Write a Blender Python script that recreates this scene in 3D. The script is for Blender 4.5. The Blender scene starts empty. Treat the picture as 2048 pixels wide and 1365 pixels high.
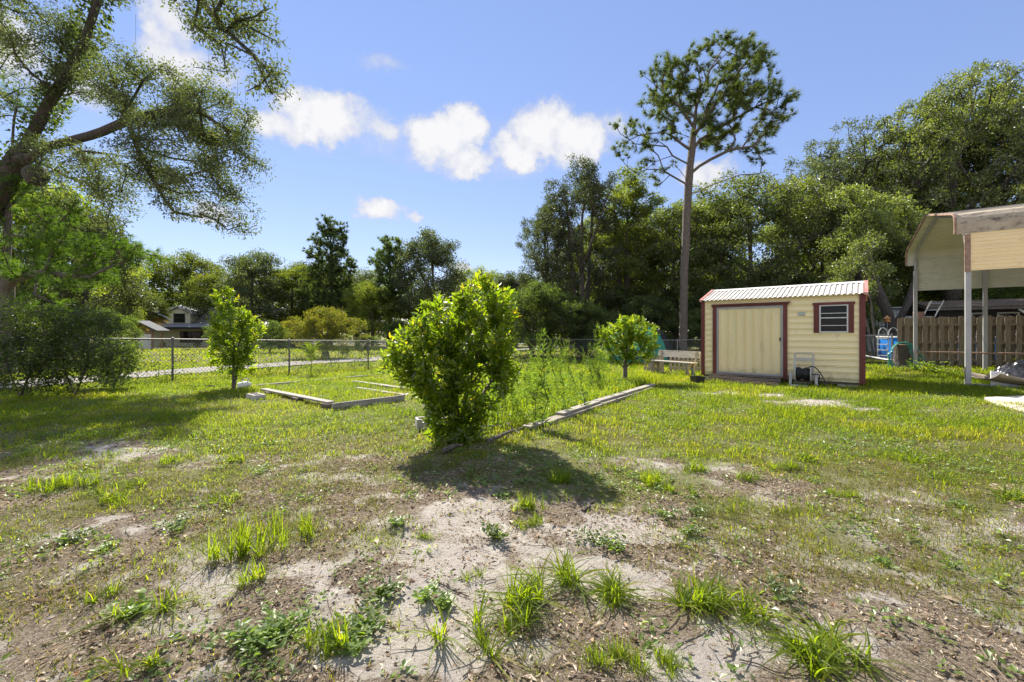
import bpy, math, random
import numpy as np
from mathutils import Vector, Matrix
R = math.radians
rnd = random.Random(7)
scene = bpy.context.scene
COL = scene.collection

# ---------------------------------------------------------------- camera
F, CX, HZ, CAMZ = 853.0, 1024.0, 668.0, 1.25
cam = bpy.data.cameras.new('camera'); co = bpy.data.objects.new('camera', cam); COL.objects.link(co)
co.location = (0, 0, CAMZ); co.rotation_euler = (R(90), 0, 0)
cam.sensor_width = 36; cam.lens = F/2048*36; cam.shift_y = -(682.5-HZ)/2048
cam.clip_start = .05; cam.clip_end = 2000
scene.camera = co

# ---------------------------------------------------------------- world, sun, exposure
SUN_EL, SUN_AZ = 43.0, -26.0            # azimuth measured from +Y, negative is towards -X
w = bpy.data.worlds.new('World'); scene.world = w; w.use_nodes = True
def build_world():
    nt = w.node_tree; nt.nodes.clear(); N = nt.nodes.new; Lk = nt.links.new
    out = N('ShaderNodeOutputWorld'); bg = N('ShaderNodeBackground'); Lk(bg.outputs[0], out.inputs[0])
    sky = N('ShaderNodeTexSky'); sky.sky_type = 'NISHITA'; sky.sun_disc = False
    sky.sun_elevation = R(SUN_EL); sky.sun_rotation = R(SUN_AZ)
    sky.air_density = 1.1; sky.dust_density = 0; sky.ozone_density = 2.0; sky.altitude = 50
    bg.inputs[1].default_value = SKY_STRENGTH
    tc = N('ShaderNodeTexCoord')
    def math_(op, a, b=None, clamp=False):
        n = N('ShaderNodeMath'); n.operation = op; n.use_clamp = clamp
        for i, v in enumerate((a, b)):
            if v is None: continue
            if isinstance(v, (int, float)): n.inputs[i].default_value = v
            else: Lk(v, n.inputs[i])
        return n.outputs[0]
    def dot(vec):
        n = N('ShaderNodeVectorMath'); n.operation = 'DOT_PRODUCT'; Lk(D, n.inputs[0]); n.inputs[1].default_value = vec
        return n.outputs['Value']
    D0 = tc.outputs['Generated']
    # wobble the look-up direction so the cloud outlines billow
    nz = N('ShaderNodeTexNoise'); nz.inputs['Scale'].default_value = 9; nz.inputs['Detail'].default_value = 7; nz.inputs['Roughness'].default_value = .62
    Lk(D0, nz.inputs['Vector'])
    sub = N('ShaderNodeVectorMath'); sub.operation = 'SUBTRACT'; Lk(nz.outputs['Color'], sub.inputs[0]); sub.inputs[1].default_value = (.5, .5, .5)
    scl = N('ShaderNodeVectorMath'); scl.operation = 'SCALE'; Lk(sub.outputs[0], scl.inputs[0]); scl.inputs[3].default_value = .085
    nzf = N('ShaderNodeTexNoise'); nzf.inputs['Scale'].default_value = 34; nzf.inputs['Detail'].default_value = 5; nzf.inputs['Roughness'].default_value = .6; Lk(D0, nzf.inputs['Vector'])
    sb2 = N('ShaderNodeVectorMath'); sb2.operation = 'SUBTRACT'; Lk(nzf.outputs['Color'], sb2.inputs[0]); sb2.inputs[1].default_value = (.5, .5, .5)
    sc2 = N('ShaderNodeVectorMath'); sc2.operation = 'SCALE'; Lk(sb2.outputs[0], sc2.inputs[0]); sc2.inputs[3].default_value = .045
    ad0 = N('ShaderNodeVectorMath'); ad0.operation = 'ADD'; Lk(D0, ad0.inputs[0]); Lk(sc2.outputs[0], ad0.inputs[1])
    add = N('ShaderNodeVectorMath'); add.operation = 'ADD'; Lk(ad0.outputs[0], add.inputs[0]); Lk(scl.outputs[0], add.inputs[1])
    D = add.outputs[0]
    clouds = [(640,235,95,58,1.0),(545,252,80,34,.8),(700,215,45,22,.7),(880,285,80,56,1.0),(935,255,50,50,1.0),(770,262,60,22,.55),
              (930,325,65,36,.9),(1085,262,75,62,1.0),(1150,285,75,55,1.0),(1035,300,70,40,.95),(760,420,55,28,.8),(822,433,18,16,.6),
              (930,536,28,16,.7),(345,40,60,70,.75),(370,120,90,50,.7),(320,100,50,50,.6),(760,135,60,18,.32),(10,90,60,80,.8),(160,180,80,40,.5),(1415,350,60,36,.8),
              (1790,385,25,20,.6),(530,180,120,60,.2),(430,430,60,26,.6),(1235,260,40,40,.5),(620,250,150,60,.34),(830,295,150,50,.36),(1060,285,190,62,.34),(1010,330,120,40,.3),(720,240,60,30,.5)]
    acc = None; shade = None
    for px, py, rx, ry, wt in clouds:
        c = Vector(((px-CX)/F, 1, (HZ-py)/F)); ln = c.length; c.normalize()
        r = Vector((c.y, -c.x, 0)).normalized(); u = r.cross(c)
        s = 1/ln
        a = math_('MULTIPLY', math_('SUBTRACT', dot(tuple(r)), 0.0), 1/(rx/F*s*1.12)); b = math_('MULTIPLY', dot(tuple(u)), 1/(ry/F*s*1.12))
        f = math_('SUBTRACT', 1.0, math_('ADD', math_('MULTIPLY', a, a), math_('MULTIPLY', b, b)))
        front = math_('GREATER_THAN', dot(tuple(c)), 0.3)
        f = math_('MULTIPLY', math_('MULTIPLY', math_('MAXIMUM', f, 0.0), front), wt)
        acc = f if acc is None else math_('MAXIMUM', acc, f)
    # clouds added behind the camera, denser than those in view, to fill the shade
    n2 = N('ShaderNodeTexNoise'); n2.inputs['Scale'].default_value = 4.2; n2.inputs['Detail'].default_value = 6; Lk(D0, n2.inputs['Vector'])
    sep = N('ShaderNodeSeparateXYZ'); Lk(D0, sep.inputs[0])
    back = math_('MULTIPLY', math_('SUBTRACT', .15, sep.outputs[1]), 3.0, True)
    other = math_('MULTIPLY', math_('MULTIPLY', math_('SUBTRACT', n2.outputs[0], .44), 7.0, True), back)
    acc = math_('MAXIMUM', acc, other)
    n3 = N('ShaderNodeTexNoise'); n3.inputs['Scale'].default_value = 20; n3.inputs['Detail'].default_value = 6; n3.inputs['Roughness'].default_value = .6; Lk(D0, n3.inputs['Vector'])
    dens = math_('MULTIPLY', acc, math_('ADD', math_('MULTIPLY', n3.outputs[0], 2.4), .1))
    mr = N('ShaderNodeMapRange'); mr.interpolation_type = 'SMOOTHSTEP'; Lk(dens, mr.inputs[0])
    mr.inputs[1].default_value = .07; mr.inputs[2].default_value = .88; mr.inputs[3].default_value = 0; mr.inputs[4].default_value = .95
    up = math_('MULTIPLY', sep.outputs[2], 8.0, True)
    fac = math_('MULTIPLY', mr.outputs[0], up)
    # a little variation inside the cloud
    ramp = N('ShaderNodeMix'); ramp.data_type = 'RGBA'
    ramp.inputs[6].default_value = tuple(CLOUD*v for v in (.66, .70, .84)) + (1,); ramp.inputs[7].default_value = tuple(CLOUD*v for v in (1.06, 1.05, 1.05)) + (1,)
    Lk(math_('MULTIPLY', math_('SUBTRACT', dens, .30), 1.25, True), ramp.inputs[0])
    tint = N('ShaderNodeMix'); tint.data_type = 'RGBA'; tint.blend_type = 'MULTIPLY'; tint.inputs[0].default_value = 1
    tint.inputs[7].default_value = SKY_TINT + (1,); Lk(sky.outputs[0], tint.inputs[6])
    even = N('ShaderNodeMix'); even.data_type = 'RGBA'; even.inputs[0].default_value = .5; Lk(tint.outputs[2], even.inputs[6]); even.inputs[7].default_value = (1.15, 1.85, 3.9, 1)
    fill_gain = N('ShaderNodeVectorMath'); fill_gain.operation = 'SCALE'; Lk(ramp.outputs[2], fill_gain.inputs[0])   # added clouds behind the camera brightened further to lift the shaded fronts
    Lk(math_('ADD', 1.0, math_('MULTIPLY', back, .4)), fill_gain.inputs[3])
    mx = N('ShaderNodeMix'); mx.data_type = 'RGBA'; Lk(fac, mx.inputs[0]); Lk(even.outputs[2], mx.inputs[6]); Lk(fill_gain.outputs[0], mx.inputs[7])
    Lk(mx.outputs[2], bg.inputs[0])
SKY_STRENGTH = .10; CLOUD = 3.95; SKY_TINT = (.92, .77, .76)
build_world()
sl = bpy.data.lights.new('sun', 'SUN'); sun = bpy.data.objects.new('sun', sl); COL.objects.link(sun)
sl.energy = 4.9; sl.angle = R(.53); sl.color = (1, .93, .82)
sd = Vector((math.sin(R(SUN_AZ))*math.cos(R(SUN_EL)), math.cos(R(SUN_AZ))*math.cos(R(SUN_EL)), math.sin(R(SUN_EL))))
sun.rotation_euler = sd.to_track_quat('Z', 'Y').to_euler(); sun.location = sd*60
scene.view_settings.view_transform = 'Standard'; scene.view_settings.look = 'None'
scene.view_settings.gamma = 1; scene.view_settings.exposure = 1.22; scene.view_settings.use_curve_mapping = False
cy = scene.cycles
cy.max_bounces = 7; cy.diffuse_bounces = 4; cy.glossy_bounces = 3; cy.transmission_bounces = 5; cy.transparent_max_bounces = 6
cy.use_denoising = True; cy.denoising_prefilter = 'ACCURATE'
cy.caustics_reflective = False; cy.caustics_refractive = False; cy.sample_clamp_indirect = 2.5

# ---------------------------------------------------------------- numeric helpers
def sstep(a, b, x): t = np.clip((np.asarray(x, float)-a)/(b-a), 0, 1); return t*t*(3-2*t)
def _h(ix, iy, s):
    v = np.sin(ix*127.1+iy*311.7+s*74.7)*43758.5453
    return v-np.floor(v)
def vnoise(x, y, s=0):
    x = np.asarray(x, float); y = np.asarray(y, float)
    ix, iy = np.floor(x), np.floor(y); fx, fy = x-ix, y-iy; fx = fx*fx*(3-2*fx); fy = fy*fy*(3-2*fy)
    return (_h(ix,iy,s)*(1-fx)+_h(ix+1,iy,s)*fx)*(1-fy)+(_h(ix,iy+1,s)*(1-fx)+_h(ix+1,iy+1,s)*fx)*fy
def fbm(x, y, s=0, o=4):
    v = 0; a = .5; t = 0
    for i in range(o): v = v+a*vnoise(x, y, s+i*17); t += a; a *= .5; x = x*2.03+5.1; y = y*2.03+1.7
    return v/t
def gz(x, y):                                     # the lie of the land
    x = np.asarray(x, float); y = np.asarray(y, float)
    low = -.26*sstep(6, 20, y)*(1-sstep(8, 14, x))
    shed = -.08*np.exp(-(((x-7)/4)**2+((y-11)/3.2)**2))
    far = -.3*sstep(30, 60, y)
    return np.minimum(low, shed)+far
def gzf(x, y): return float(gz(x, y))
def gp(px, py, dz=0):                              # where the ground (plus dz) lies along a line of sight
    z = 0.0
    for _ in range(12):
        Y = (CAMZ-z-dz)*F/(py-HZ); X = (px-CX)/F*Y; z = gzf(X, Y)
    return Vector((X, Y, z))
def pt(px, py, Y): return Vector(((px-CX)/F*Y, Y, CAMZ+(HZ-py)/F*Y))
def pix(x, y, z=None):
    z = gz(x, y) if z is None else z
    return CX+F*x/y, HZ+F*(CAMZ-z)/y

# ---------------------------------------------------------------- mesh helpers
def raw_mesh(name, V, tris=None, quads=None, attrs=None, smooth=False):
    me = bpy.data.meshes.new(name)
    V = np.ascontiguousarray(V, np.float32); nt = 0 if tris is None else len(tris); nq = 0 if quads is None else len(quads)
    me.vertices.add(len(V)); me.vertices.foreach_set('co', V.ravel())
    li = []; st = []
    if nt: li.append(np.asarray(tris, np.int32).ravel()); st.append(np.arange(nt)*3)
    if nq: li.append(np.asarray(quads, np.int32).ravel()); st.append(nt*3+np.arange(nq)*4)
    li = np.concatenate(li); st = np.concatenate(st).astype(np.int32)
    me.loops.add(len(li)); me.loops.foreach_set('vertex_index', li)
    me.polygons.add(nt+nq); me.polygons.foreach_set('loop_start', st)
    me.polygons.foreach_set('use_smooth', np.full(nt+nq, smooth))
    for k, a in (attrs or {}).items():
        at_ = me.attributes.new(k, 'FLOAT', 'POINT'); at_.data.foreach_set('value', np.ascontiguousarray(a, np.float32))
    me.update(calc_edges=True)
    return me
def link(name, me, mat=None, parent=None, kind=None):
    o = bpy.data.objects.new(name, me); COL.objects.link(o)
    if mat is not None:
        for m in (mat if isinstance(mat, (list, tuple)) else [mat]): me.materials.append(m)
    if parent is not None: o.parent = parent
    if kind: o['kind'] = kind
    return o
def tag(o, label, cat, group=None):
    o['label'] = label; o['category'] = cat
    if group: o['group'] = group
    return o
def thing(name, label, cat, loc=(0,0,0), rz=0, group=None):
    o = bpy.data.objects.new(name, None); COL.objects.link(o); o.empty_display_size = .2
    o.location = loc; o.rotation_euler = (0, 0, rz)
    return tag(o, label, cat, group)
def copy_tree(o, parent=None):
    c = o.copy(); COL.objects.link(c)
    if parent is not None: c.parent = parent
    for ch in list(o.children): copy_tree(ch, c)
    return c
class MB:
    def __init__(s): s.v = []; s.f = []
    def add(s, vs, fs):
        b = len(s.v); s.v += [tuple(p) for p in vs]; s.f += [tuple(b+i for i in f) for f in fs]; return s
    def box(s, c, d, M=None):
        vs = []
        for z in (-1, 1):
            for y in (-1, 1):
                for x in (-1, 1):
                    p = Vector((x*d[0]/2, y*d[1]/2, z*d[2]/2))
                    if M is not None: p = M @ p
                    vs.append(p+Vector(c))
        return s.add(vs, [(0,2,3,1),(4,5,7,6),(0,1,5,4),(2,6,7,3),(0,4,6,2),(1,3,7,5)])
    def b2(s, x0, x1, y0, y1, z0, z1): return s.box(((x0+x1)/2,(y0+y1)/2,(z0+z1)/2), (x1-x0,y1-y0,z1-z0))
    def beam(s, p0, p1, wd, ht, up=(0,0,1)):
        p0 = Vector(p0); p1 = Vector(p1); d = p1-p0; L = d.length; x = d.normalized(); up = Vector(up)
        if abs(x.dot(up)) > .97: up = Vector((0,1,0))
        y = up.cross(x).normalized(); z = x.cross(y)
        return s.box((p0+p1)/2, (L, wd, ht), Matrix((x, y, z)).transposed())
    def tube(s, path, r, n=8, cap=True, closed=False):
        P = [Vector(p) for p in path]; m = len(P); vs = []; fs = []
        rr = r if isinstance(r, (list, tuple)) else [r]*m
        prev = None
        for i in range(m):
            a = P[i-1] if (i > 0 or closed) else P[i]; b = P[(i+1) % m] if (i < m-1 or closed) else P[i]
            t = (b-a).normalized()
            if prev is None: u = t.orthogonal().normalized()
            else:
                u = prev-t*prev.dot(t); u = u.normalized() if u.length > 1e-6 else t.orthogonal().normalized()
            prev = u; v = t.cross(u)
            for k in range(n):
                an = 2*math.pi*k/n; vs.append(P[i]+(u*math.cos(an)+v*math.sin(an))*rr[i])
        for i in range(m if closed else m-1):
            j = (i+1) % m
            for k in range(n): fs.append((i*n+k, i*n+(k+1)%n, j*n+(k+1)%n, j*n+k))
        if cap and not closed: fs.append(tuple(range(n-1,-1,-1))); fs.append(tuple((m-1)*n+k for k in range(n)))
        return s.add(vs, fs)
    def lathe(s, prof, n=20, c=(0,0,0)):
        vs = []; fs = []
        for r, z in prof:
            for k in range(n): a = 2*math.pi*k/n; vs.append((c[0]+r*math.cos(a), c[1]+r*math.sin(a), c[2]+z))
        for i in range(len(prof)-1):
            for k in range(n): fs.append((i*n+k, i*n+(k+1)%n, (i+1)*n+(k+1)%n, (i+1)*n+k))
        return s.add(vs, fs)
    def extrude(s, prof, a0, a1, fn):              # an open profile swept between two stations
        n = len(prof); vs = [fn(a0, p) for p in prof]+[fn(a1, p) for p in prof]
        return s.add(vs, [(i, i+1, n+i+1, n+i) for i in range(n-1)])
    def poly(s, pts, ext):                         # a flat polygon given thickness along ext
        n = len(pts); P = [Vector(p) for p in pts]; Q = [p+Vector(ext) for p in P]
        return s.add(P+Q, [tuple(range(n-1,-1,-1)), tuple(range(n, 2*n))]+[(i, (i+1)%n, n+(i+1)%n, n+i) for i in range(n)])
    def mesh(s, name, smooth=False, ang=35):
        me = bpy.data.meshes.new(name); me.from_pydata(s.v, [], s.f); me.update()
        if smooth:
            me.polygons.foreach_set('use_smooth', [True]*len(me.polygons)); me.set_sharp_from_angle(angle=R(ang))
        return me
    def build(s, name, mat, parent=None, smooth=False, bevel=0, kind=None):
        o = link(name, s.mesh(name, smooth), mat, parent, kind)
        if bevel:
            m = o.modifiers.new('bevel', 'BEVEL'); m.width = bevel; m.segments = 2; m.limit_method = 'ANGLE'
        return o

# ---------------------------------------------------------------- materials
def mat(name, c, rough=.6,  c2=None, scale=8, stretch=(1,1,1), amount=1.0, bump=0, bscale=None, metal=0, c3=None, s3=2.5, t3=(.55,.7), spec=.4, detail=6, splash=None):
    m = bpy.data.materials.new(name); m.use_nodes = True; nt = m.node_tree; N = nt.nodes.new; Lk = nt.links.new
    bs = nt.nodes['Principled BSDF']; bs.inputs['Roughness'].default_value = rough; bs.inputs['Metallic'].default_value = metal
    bs.inputs['Specular IOR Level'].default_value = spec
    bs.inputs['Base Color'].default_value = tuple(c)+(1,)
    if c2 is None and not bump: return m
    tc = N('ShaderNodeTexCoord'); oi = N('ShaderNodeObjectInfo'); mp = N('ShaderNodeMapping')
    mp.inputs['Scale'].default_value = stretch; Lk(tc.outputs['Object'], mp.inputs['Vector'])
    ml = N('ShaderNodeMath'); ml.operation = 'MULTIPLY'; ml.inputs[1].default_value = 37; Lk(oi.outputs['Random'], ml.inputs[0]); Lk(ml.outputs[0], mp.inputs['Location'])
    nz = N('ShaderNodeTexNoise'); nz.inputs['Scale'].default_value = scale; nz.inputs['Detail'].default_value = detail; nz.inputs['Roughness'].default_value = .62
    Lk(mp.outputs[0], nz.inputs['Vector'])
    col = None
    if c2 is not None:
        mr = N('ShaderNodeMapRange'); Lk(nz.outputs[0], mr.inputs[0]); mr.inputs[1].default_value = .33; mr.inputs[2].default_value = .68; mr.inputs[4].default_value = amount
        mx = N('ShaderNodeMix'); mx.data_type = 'RGBA'; mx.inputs[6].default_value = tuple(c)+(1,); mx.inputs[7].default_value = tuple(c2)+(1,)
        Lk(mr.outputs[0], mx.inputs[0]); col = mx.outputs[2]
    if c3 is not None:
        n3 = N('ShaderNodeTexNoise'); n3.inputs['Scale'].default_value = s3; n3.inputs['Detail'].default_value = 8; n3.inputs['Roughness'].default_value = .68; Lk(mp.outputs[0], n3.inputs['Vector'])
        r3 = N('ShaderNodeMapRange'); Lk(n3.outputs[0], r3.inputs[0]); r3.inputs[1].default_value = t3[0]; r3.inputs[2].default_value = t3[1]
        m3 = N('ShaderNodeMix'); m3.data_type = 'RGBA'; Lk(r3.outputs[0], m3.inputs[0]); Lk(col, m3.inputs[6]); m3.inputs[7].default_value = tuple(c3)+(1,); col = m3.outputs[2]
    if splash is not None:                           # mud and algae splashed up from the ground
        sx = N('ShaderNodeSeparateXYZ'); Lk(tc.outputs['Object'], sx.inputs[0]); ns = N('ShaderNodeTexNoise'); ns.inputs['Scale'].default_value = 6; ns.inputs['Detail'].default_value = 8; ns.inputs['Roughness'].default_value = .7; Lk(tc.outputs['Object'], ns.inputs['Vector'])
        hm = N('ShaderNodeMath'); hm.operation = 'MULTIPLY_ADD'; Lk(sx.outputs[2], hm.inputs[0]); hm.inputs[1].default_value = -1.5; Lk(ns.outputs[0], hm.inputs[2])
        rs_ = N('ShaderNodeMapRange'); Lk(hm.outputs[0], rs_.inputs[0]); rs_.inputs[1].default_value = .12; rs_.inputs[2].default_value = .55; rs_.inputs[4].default_value = .75
        ms = N('ShaderNodeMix'); ms.data_type = 'RGBA'; Lk(rs_.outputs[0], ms.inputs[0]); Lk(col, ms.inputs[6]); ms.inputs[7].default_value = tuple(splash)+(1,); col = ms.outputs[2]
    if col is not None: Lk(col, bs.inputs['Base Color'])
    if bump:
        nb = N('ShaderNodeTexNoise'); nb.inputs['Scale'].default_value = bscale or scale; nb.inputs['Detail'].default_value = 5; Lk(mp.outputs[0], nb.inputs['Vector'])
        bp = N('ShaderNodeBump'); bp.inputs['Strength'].default_value = 1; bp.inputs['Distance'].default_value = bump
        Lk(nb.outputs[0], bp.inputs['Height']); Lk(bp.outputs[0], bs.inputs['Normal'])
    return m
def leafmat(name, stops, trans, tmix=.45, gloss=.06, grough=.45, objvar=.32):
    m = bpy.data.materials.new(name); m.use_nodes = True; nt = m.node_tree; nt.nodes.clear(); N = nt.nodes.new; Lk = nt.links.new
    out = N('ShaderNodeOutputMaterial'); at = N('ShaderNodeAttribute'); at.attribute_name = 'rnd'
    rp = N('ShaderNodeValToRGB'); el = rp.color_ramp.elements
    while len(el) < len(stops): el.new(.5)
    for e, (p, c) in zip(el, stops): e.position = p; e.color = tuple(c)+(1,)
    oi = N('ShaderNodeObjectInfo'); hv = N('ShaderNodeHueSaturation'); Lk(rp.outputs[0], hv.inputs['Color'])
    mr = N('ShaderNodeMapRange'); Lk(oi.outputs['Random'], mr.inputs[0]); mr.inputs[3].default_value = 1-objvar; mr.inputs[4].default_value = 1+objvar; Lk(mr.outputs[0], hv.inputs['Value'])
    Lk(at.outputs['Fac'], rp.inputs[0])
    df = N('ShaderNodeBsdfDiffuse'); tr = N('ShaderNodeBsdfTranslucent'); Lk(hv.outputs[0], df.inputs[0])
    tm = N('ShaderNodeMix'); tm.data_type = 'RGBA'; tm.blend_type = 'MULTIPLY'; tm.inputs[0].default_value = 1; tm.clamp_result = True
    Lk(hv.outputs[0], tm.inputs[6]); tm.inputs[7].default_value = tuple(trans)+(1,); Lk(tm.outputs[2], tr.inputs[0])
    mx = N('ShaderNodeMixShader'); mx.inputs[0].default_value = tmix; Lk(df.outputs[0], mx.inputs[1]); Lk(tr.outputs[0], mx.inputs[2])
    gl = N('ShaderNodeBsdfGlossy'); gl.inputs['Roughness'].default_value = grough
    m2 = N('ShaderNodeMixShader'); m2.inputs[0].default_value = gloss*.45; Lk(mx.outputs[0], m2.inputs[1]); Lk(gl.outputs[0], m2.inputs[2])
    Lk(m2.outputs[0], out.inputs[0])
    return m
OAK = leafmat('oak_leaf', [(0,(.048,.064,.022)),(.6,(.074,.095,.030)),(.93,(.11,.125,.038)),(1,(.18,.14,.05))], (2.2,2.3,1.1), .42, .16)
DARKOAK = leafmat('dark_oak_leaf', [(0,(.066,.092,.028)),(.6,(.108,.138,.040)),(1,(.16,.18,.05))], (2.6,2.6,.9), .48, .18)
FARWOOD = leafmat('far_wood_leaf', [(0,(.07,.095,.035)),(.6,(.10,.13,.045)),(1,(.15,.17,.06))], (2.4,2.5,1.0), .45, .03)
LIGHTTREE = leafmat('light_tree_leaf', [(0,(.072,.100,.026)),(.6,(.112,.142,.034)),(1,(.17,.175,.04))], (2.6,2.6,.8), .52, .05)
PINE = leafmat('pine_needle', [(0,(.060,.085,.026)),(.7,(.095,.125,.032)),(1,(.15,.165,.035))], (2.3,2.4,.9), .4, .05)
FARPINE = leafmat('far_pine_needle', [(0,(.050,.075,.030)),(.7,(.080,.112,.040)),(1,(.12,.145,.045))], (2.3,2.4,1.0), .42, .04)
LOBLOLLY = leafmat('loblolly_needle', [(0,(.045,.085,.015)),(.7,(.075,.13,.02)),(1,(.11,.15,.02))], (2.4,2.5,1.0), .4, .05)
CITRUS = leafmat('citrus_leaf', [(0,(.080,.130,.011)),(.5,(.120,.185,.013)),(.86,(.20,.23,.015)),(1,(.36,.28,.02))], (3.0,2.9,.8), .60, .11, .35, .08)
MYRTLE = leafmat('myrtle_leaf', [(0,(.090,.120,.026)),(.55,(.135,.158,.030)),(1,(.24,.215,.035))], (2.2,2.0,.8), .45, .04)
SHRUB = leafmat('shrub_leaf', [(0,(.045,.065,.018)),(.6,(.070,.10,.026)),(1,(.11,.14,.03))], (2.4,2.6,1), .42, .08)
WEED = leafmat('weed_leaf', [(0,(.080,.130,.026)),(.6,(.125,.185,.032)),(1,(.19,.23,.04))], (2.4,2.5,.9), .48, .13)
GRASS = leafmat('grass_blade', [(0,(.080,.125,.012)),(.45,(.125,.175,.016)),(.8,(.185,.205,.024)),(1,(.235,.215,.06))], (3.0,2.85,.7), .58, .03, .5, 0)
DRYGRASS = leafmat('dry_grass', [(0,(.085,.11,.020)),(.45,(.14,.145,.028)),(.72,(.20,.17,.05)),(1,(.33,.26,.12))], (2.2,2.1,.8), .45, .03, .5, 0)
LITTER = leafmat('leaf_litter', [(0,(.065,.043,.028)),(.28,(.14,.095,.06)),(.45,(.30,.22,.145)),(.68,(.50,.41,.30)),(.94,(.66,.59,.48)),(1,(.42,.18,.07))], (1.2,1.1,.8), .2, .02, .5, 0)
PALM = leafmat('palm_leaf', [(0,(.05,.075,.02)),(.6,(.08,.11,.03)),(1,(.28,.20,.05))], (1.8,1.7,.8), .35, .06)
BARK = mat('oak_bark', (.055,.046,.038), .95, (.12,.10,.083), 9, (2.2,2.2,.5), 1, .05, 14, c3=(.075,.078,.055), s3=3)
PBARK = mat('pine_bark', (.090,.074,.062), .95, (.20,.165,.138), 7, (3,3,.9), 1, .06, 10)
TWIG = mat('dark_bark', (.075,.062,.05), .95, (.15,.125,.10), 10, (2,2,.5), 1, .03)
PALETWIG = mat('grey_bark', (.15,.135,.115), .95, (.26,.235,.20), 10, (2,2,.5), 1, .03)

# ---------------------------------------------------------------- vegetation builders
def unit(a): return a/np.maximum(np.linalg.norm(a, axis=-1, keepdims=True), 1e-9)
def leaves(P, D, N, L, W, rv, six=False, fold=.18, droop=.12):
    n = len(P); L = np.broadcast_to(np.asarray(L, float), (n,))[:, None]; W = np.broadcast_to(np.asarray(W, float), (n,))[:, None]
    S = unit(np.cross(D, N)); N = np.cross(S, D)
    if six:                                          # curved blade: base, 2+2 sides, tip, with a mid-rib fold
        a = P; b1 = P+D*L*.30+S*W*.46+N*W*fold; b2 = P+D*L*.30-S*W*.46+N*W*fold
        c1 = P+D*L*.68+S*W*.36+N*W*fold*.6-N*L*droop*.5; c2 = P+D*L*.68-S*W*.36+N*W*fold*.6-N*L*droop*.5
        t = P+D*L-N*L*droop; m = P+D*L*.5-N*L*droop*.2
        V = np.stack([a,b1,c1,t,c2,b2,m], 1).reshape(-1, 3); k = np.arange(n)[:, None, None]*7
        tr = (np.array([[0,1,6],[1,2,6],[2,3,6],[3,4,6],[4,5,6],[5,0,6]])[None]+k).reshape(-1, 3)
        return V, tr, np.repeat(rv, 7)
    V = np.stack([P, P+D*L*.45+S*W*.5+N*W*fold, P+D*L-N*L*droop, P+D*L*.45-S*W*.5+N*W*fold], 1).reshape(-1, 3)
    k = np.arange(n)[:, None, None]*4
    tr = (np.array([[0,1,2],[0,2,3]])[None]+k).reshape(-1, 3)
    return V, tr, np.repeat(rv, 4)
def skeleton(trunks, tips, rng, seg=.5, bias=.3, wob=.07, zmin=0, up=.35, rise=0):
    cap = 60000; pos = np.zeros((cap, 3)); par = np.full(cap, -1, int); pl = np.zeros(cap); drn = np.zeros((cap, 3)); ok = np.zeros(cap, bool); pid = np.full(cap, -1, int); n = 0
    for ti, path in enumerate(trunks):
        path = [np.array(p, float) for p in path]
        if ti == 0: pos[0] = path[0]; drn[0] = (0,0,1); n = 1; j = 0
        else: j = int(np.argmin(np.linalg.norm(pos[:n]-path[0], axis=1)))
        for a, b in zip(path[:-1], path[1:]):
            m = max(1, int(np.linalg.norm(b-a)/seg))
            for i in range(1, m+1):
                p = a+(b-a)*i/m+rng.normal(0, wob*.15, 3)*(i < m); pid[n] = ti; pos[n] = p; par[n] = j; d = p-pos[j]; l = np.linalg.norm(d); pl[n] = pl[j]+l; drn[n] = d/max(l, 1e-6); ok[n] = p[2] > zmin; j = n; n += 1
    if not ok[:n].any(): ok[n-1] = True
    nt = n; dist = np.array([np.linalg.norm(pos[:nt][ok[:nt]]-t, axis=1).min() for t in tips]); tipi = []
    for ti in np.argsort(dist):
        t = tips[ti]; dv = t-pos[:n]; d = np.linalg.norm(dv, axis=1)
        cost = d+bias*pl[:n]+up*np.maximum(0, pos[:n,2]-t[2])-.15*(dv*drn[:n]).sum(1)+rise*np.maximum(0, t[2]-pos[:n,2]-.5); cost[~ok[:n]] = 1e6
        j = int(np.argmin(cost)); d = d[j]; m = max(1, int(d/seg)); p0 = pos[j].copy(); p1 = p0+drn[j]*d*.3+np.array((0,0,.12*d))
        for i in range(1, m+1):
            s = i/m; p = (1-s)**2*p0+2*s*(1-s)*p1+s*s*t+rng.normal(0, wob, 3)*(i < m)
            pos[n] = p; par[n] = j; q = p-pos[j]; l = np.linalg.norm(q); pl[n] = pl[j]+l; drn[n] = q/max(l, 1e-6); ok[n] = True; j = n; n += 1
        tipi.append(j)
    return pos[:n], par[:n], drn[:n], np.array(tipi), pid[:n]
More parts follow.
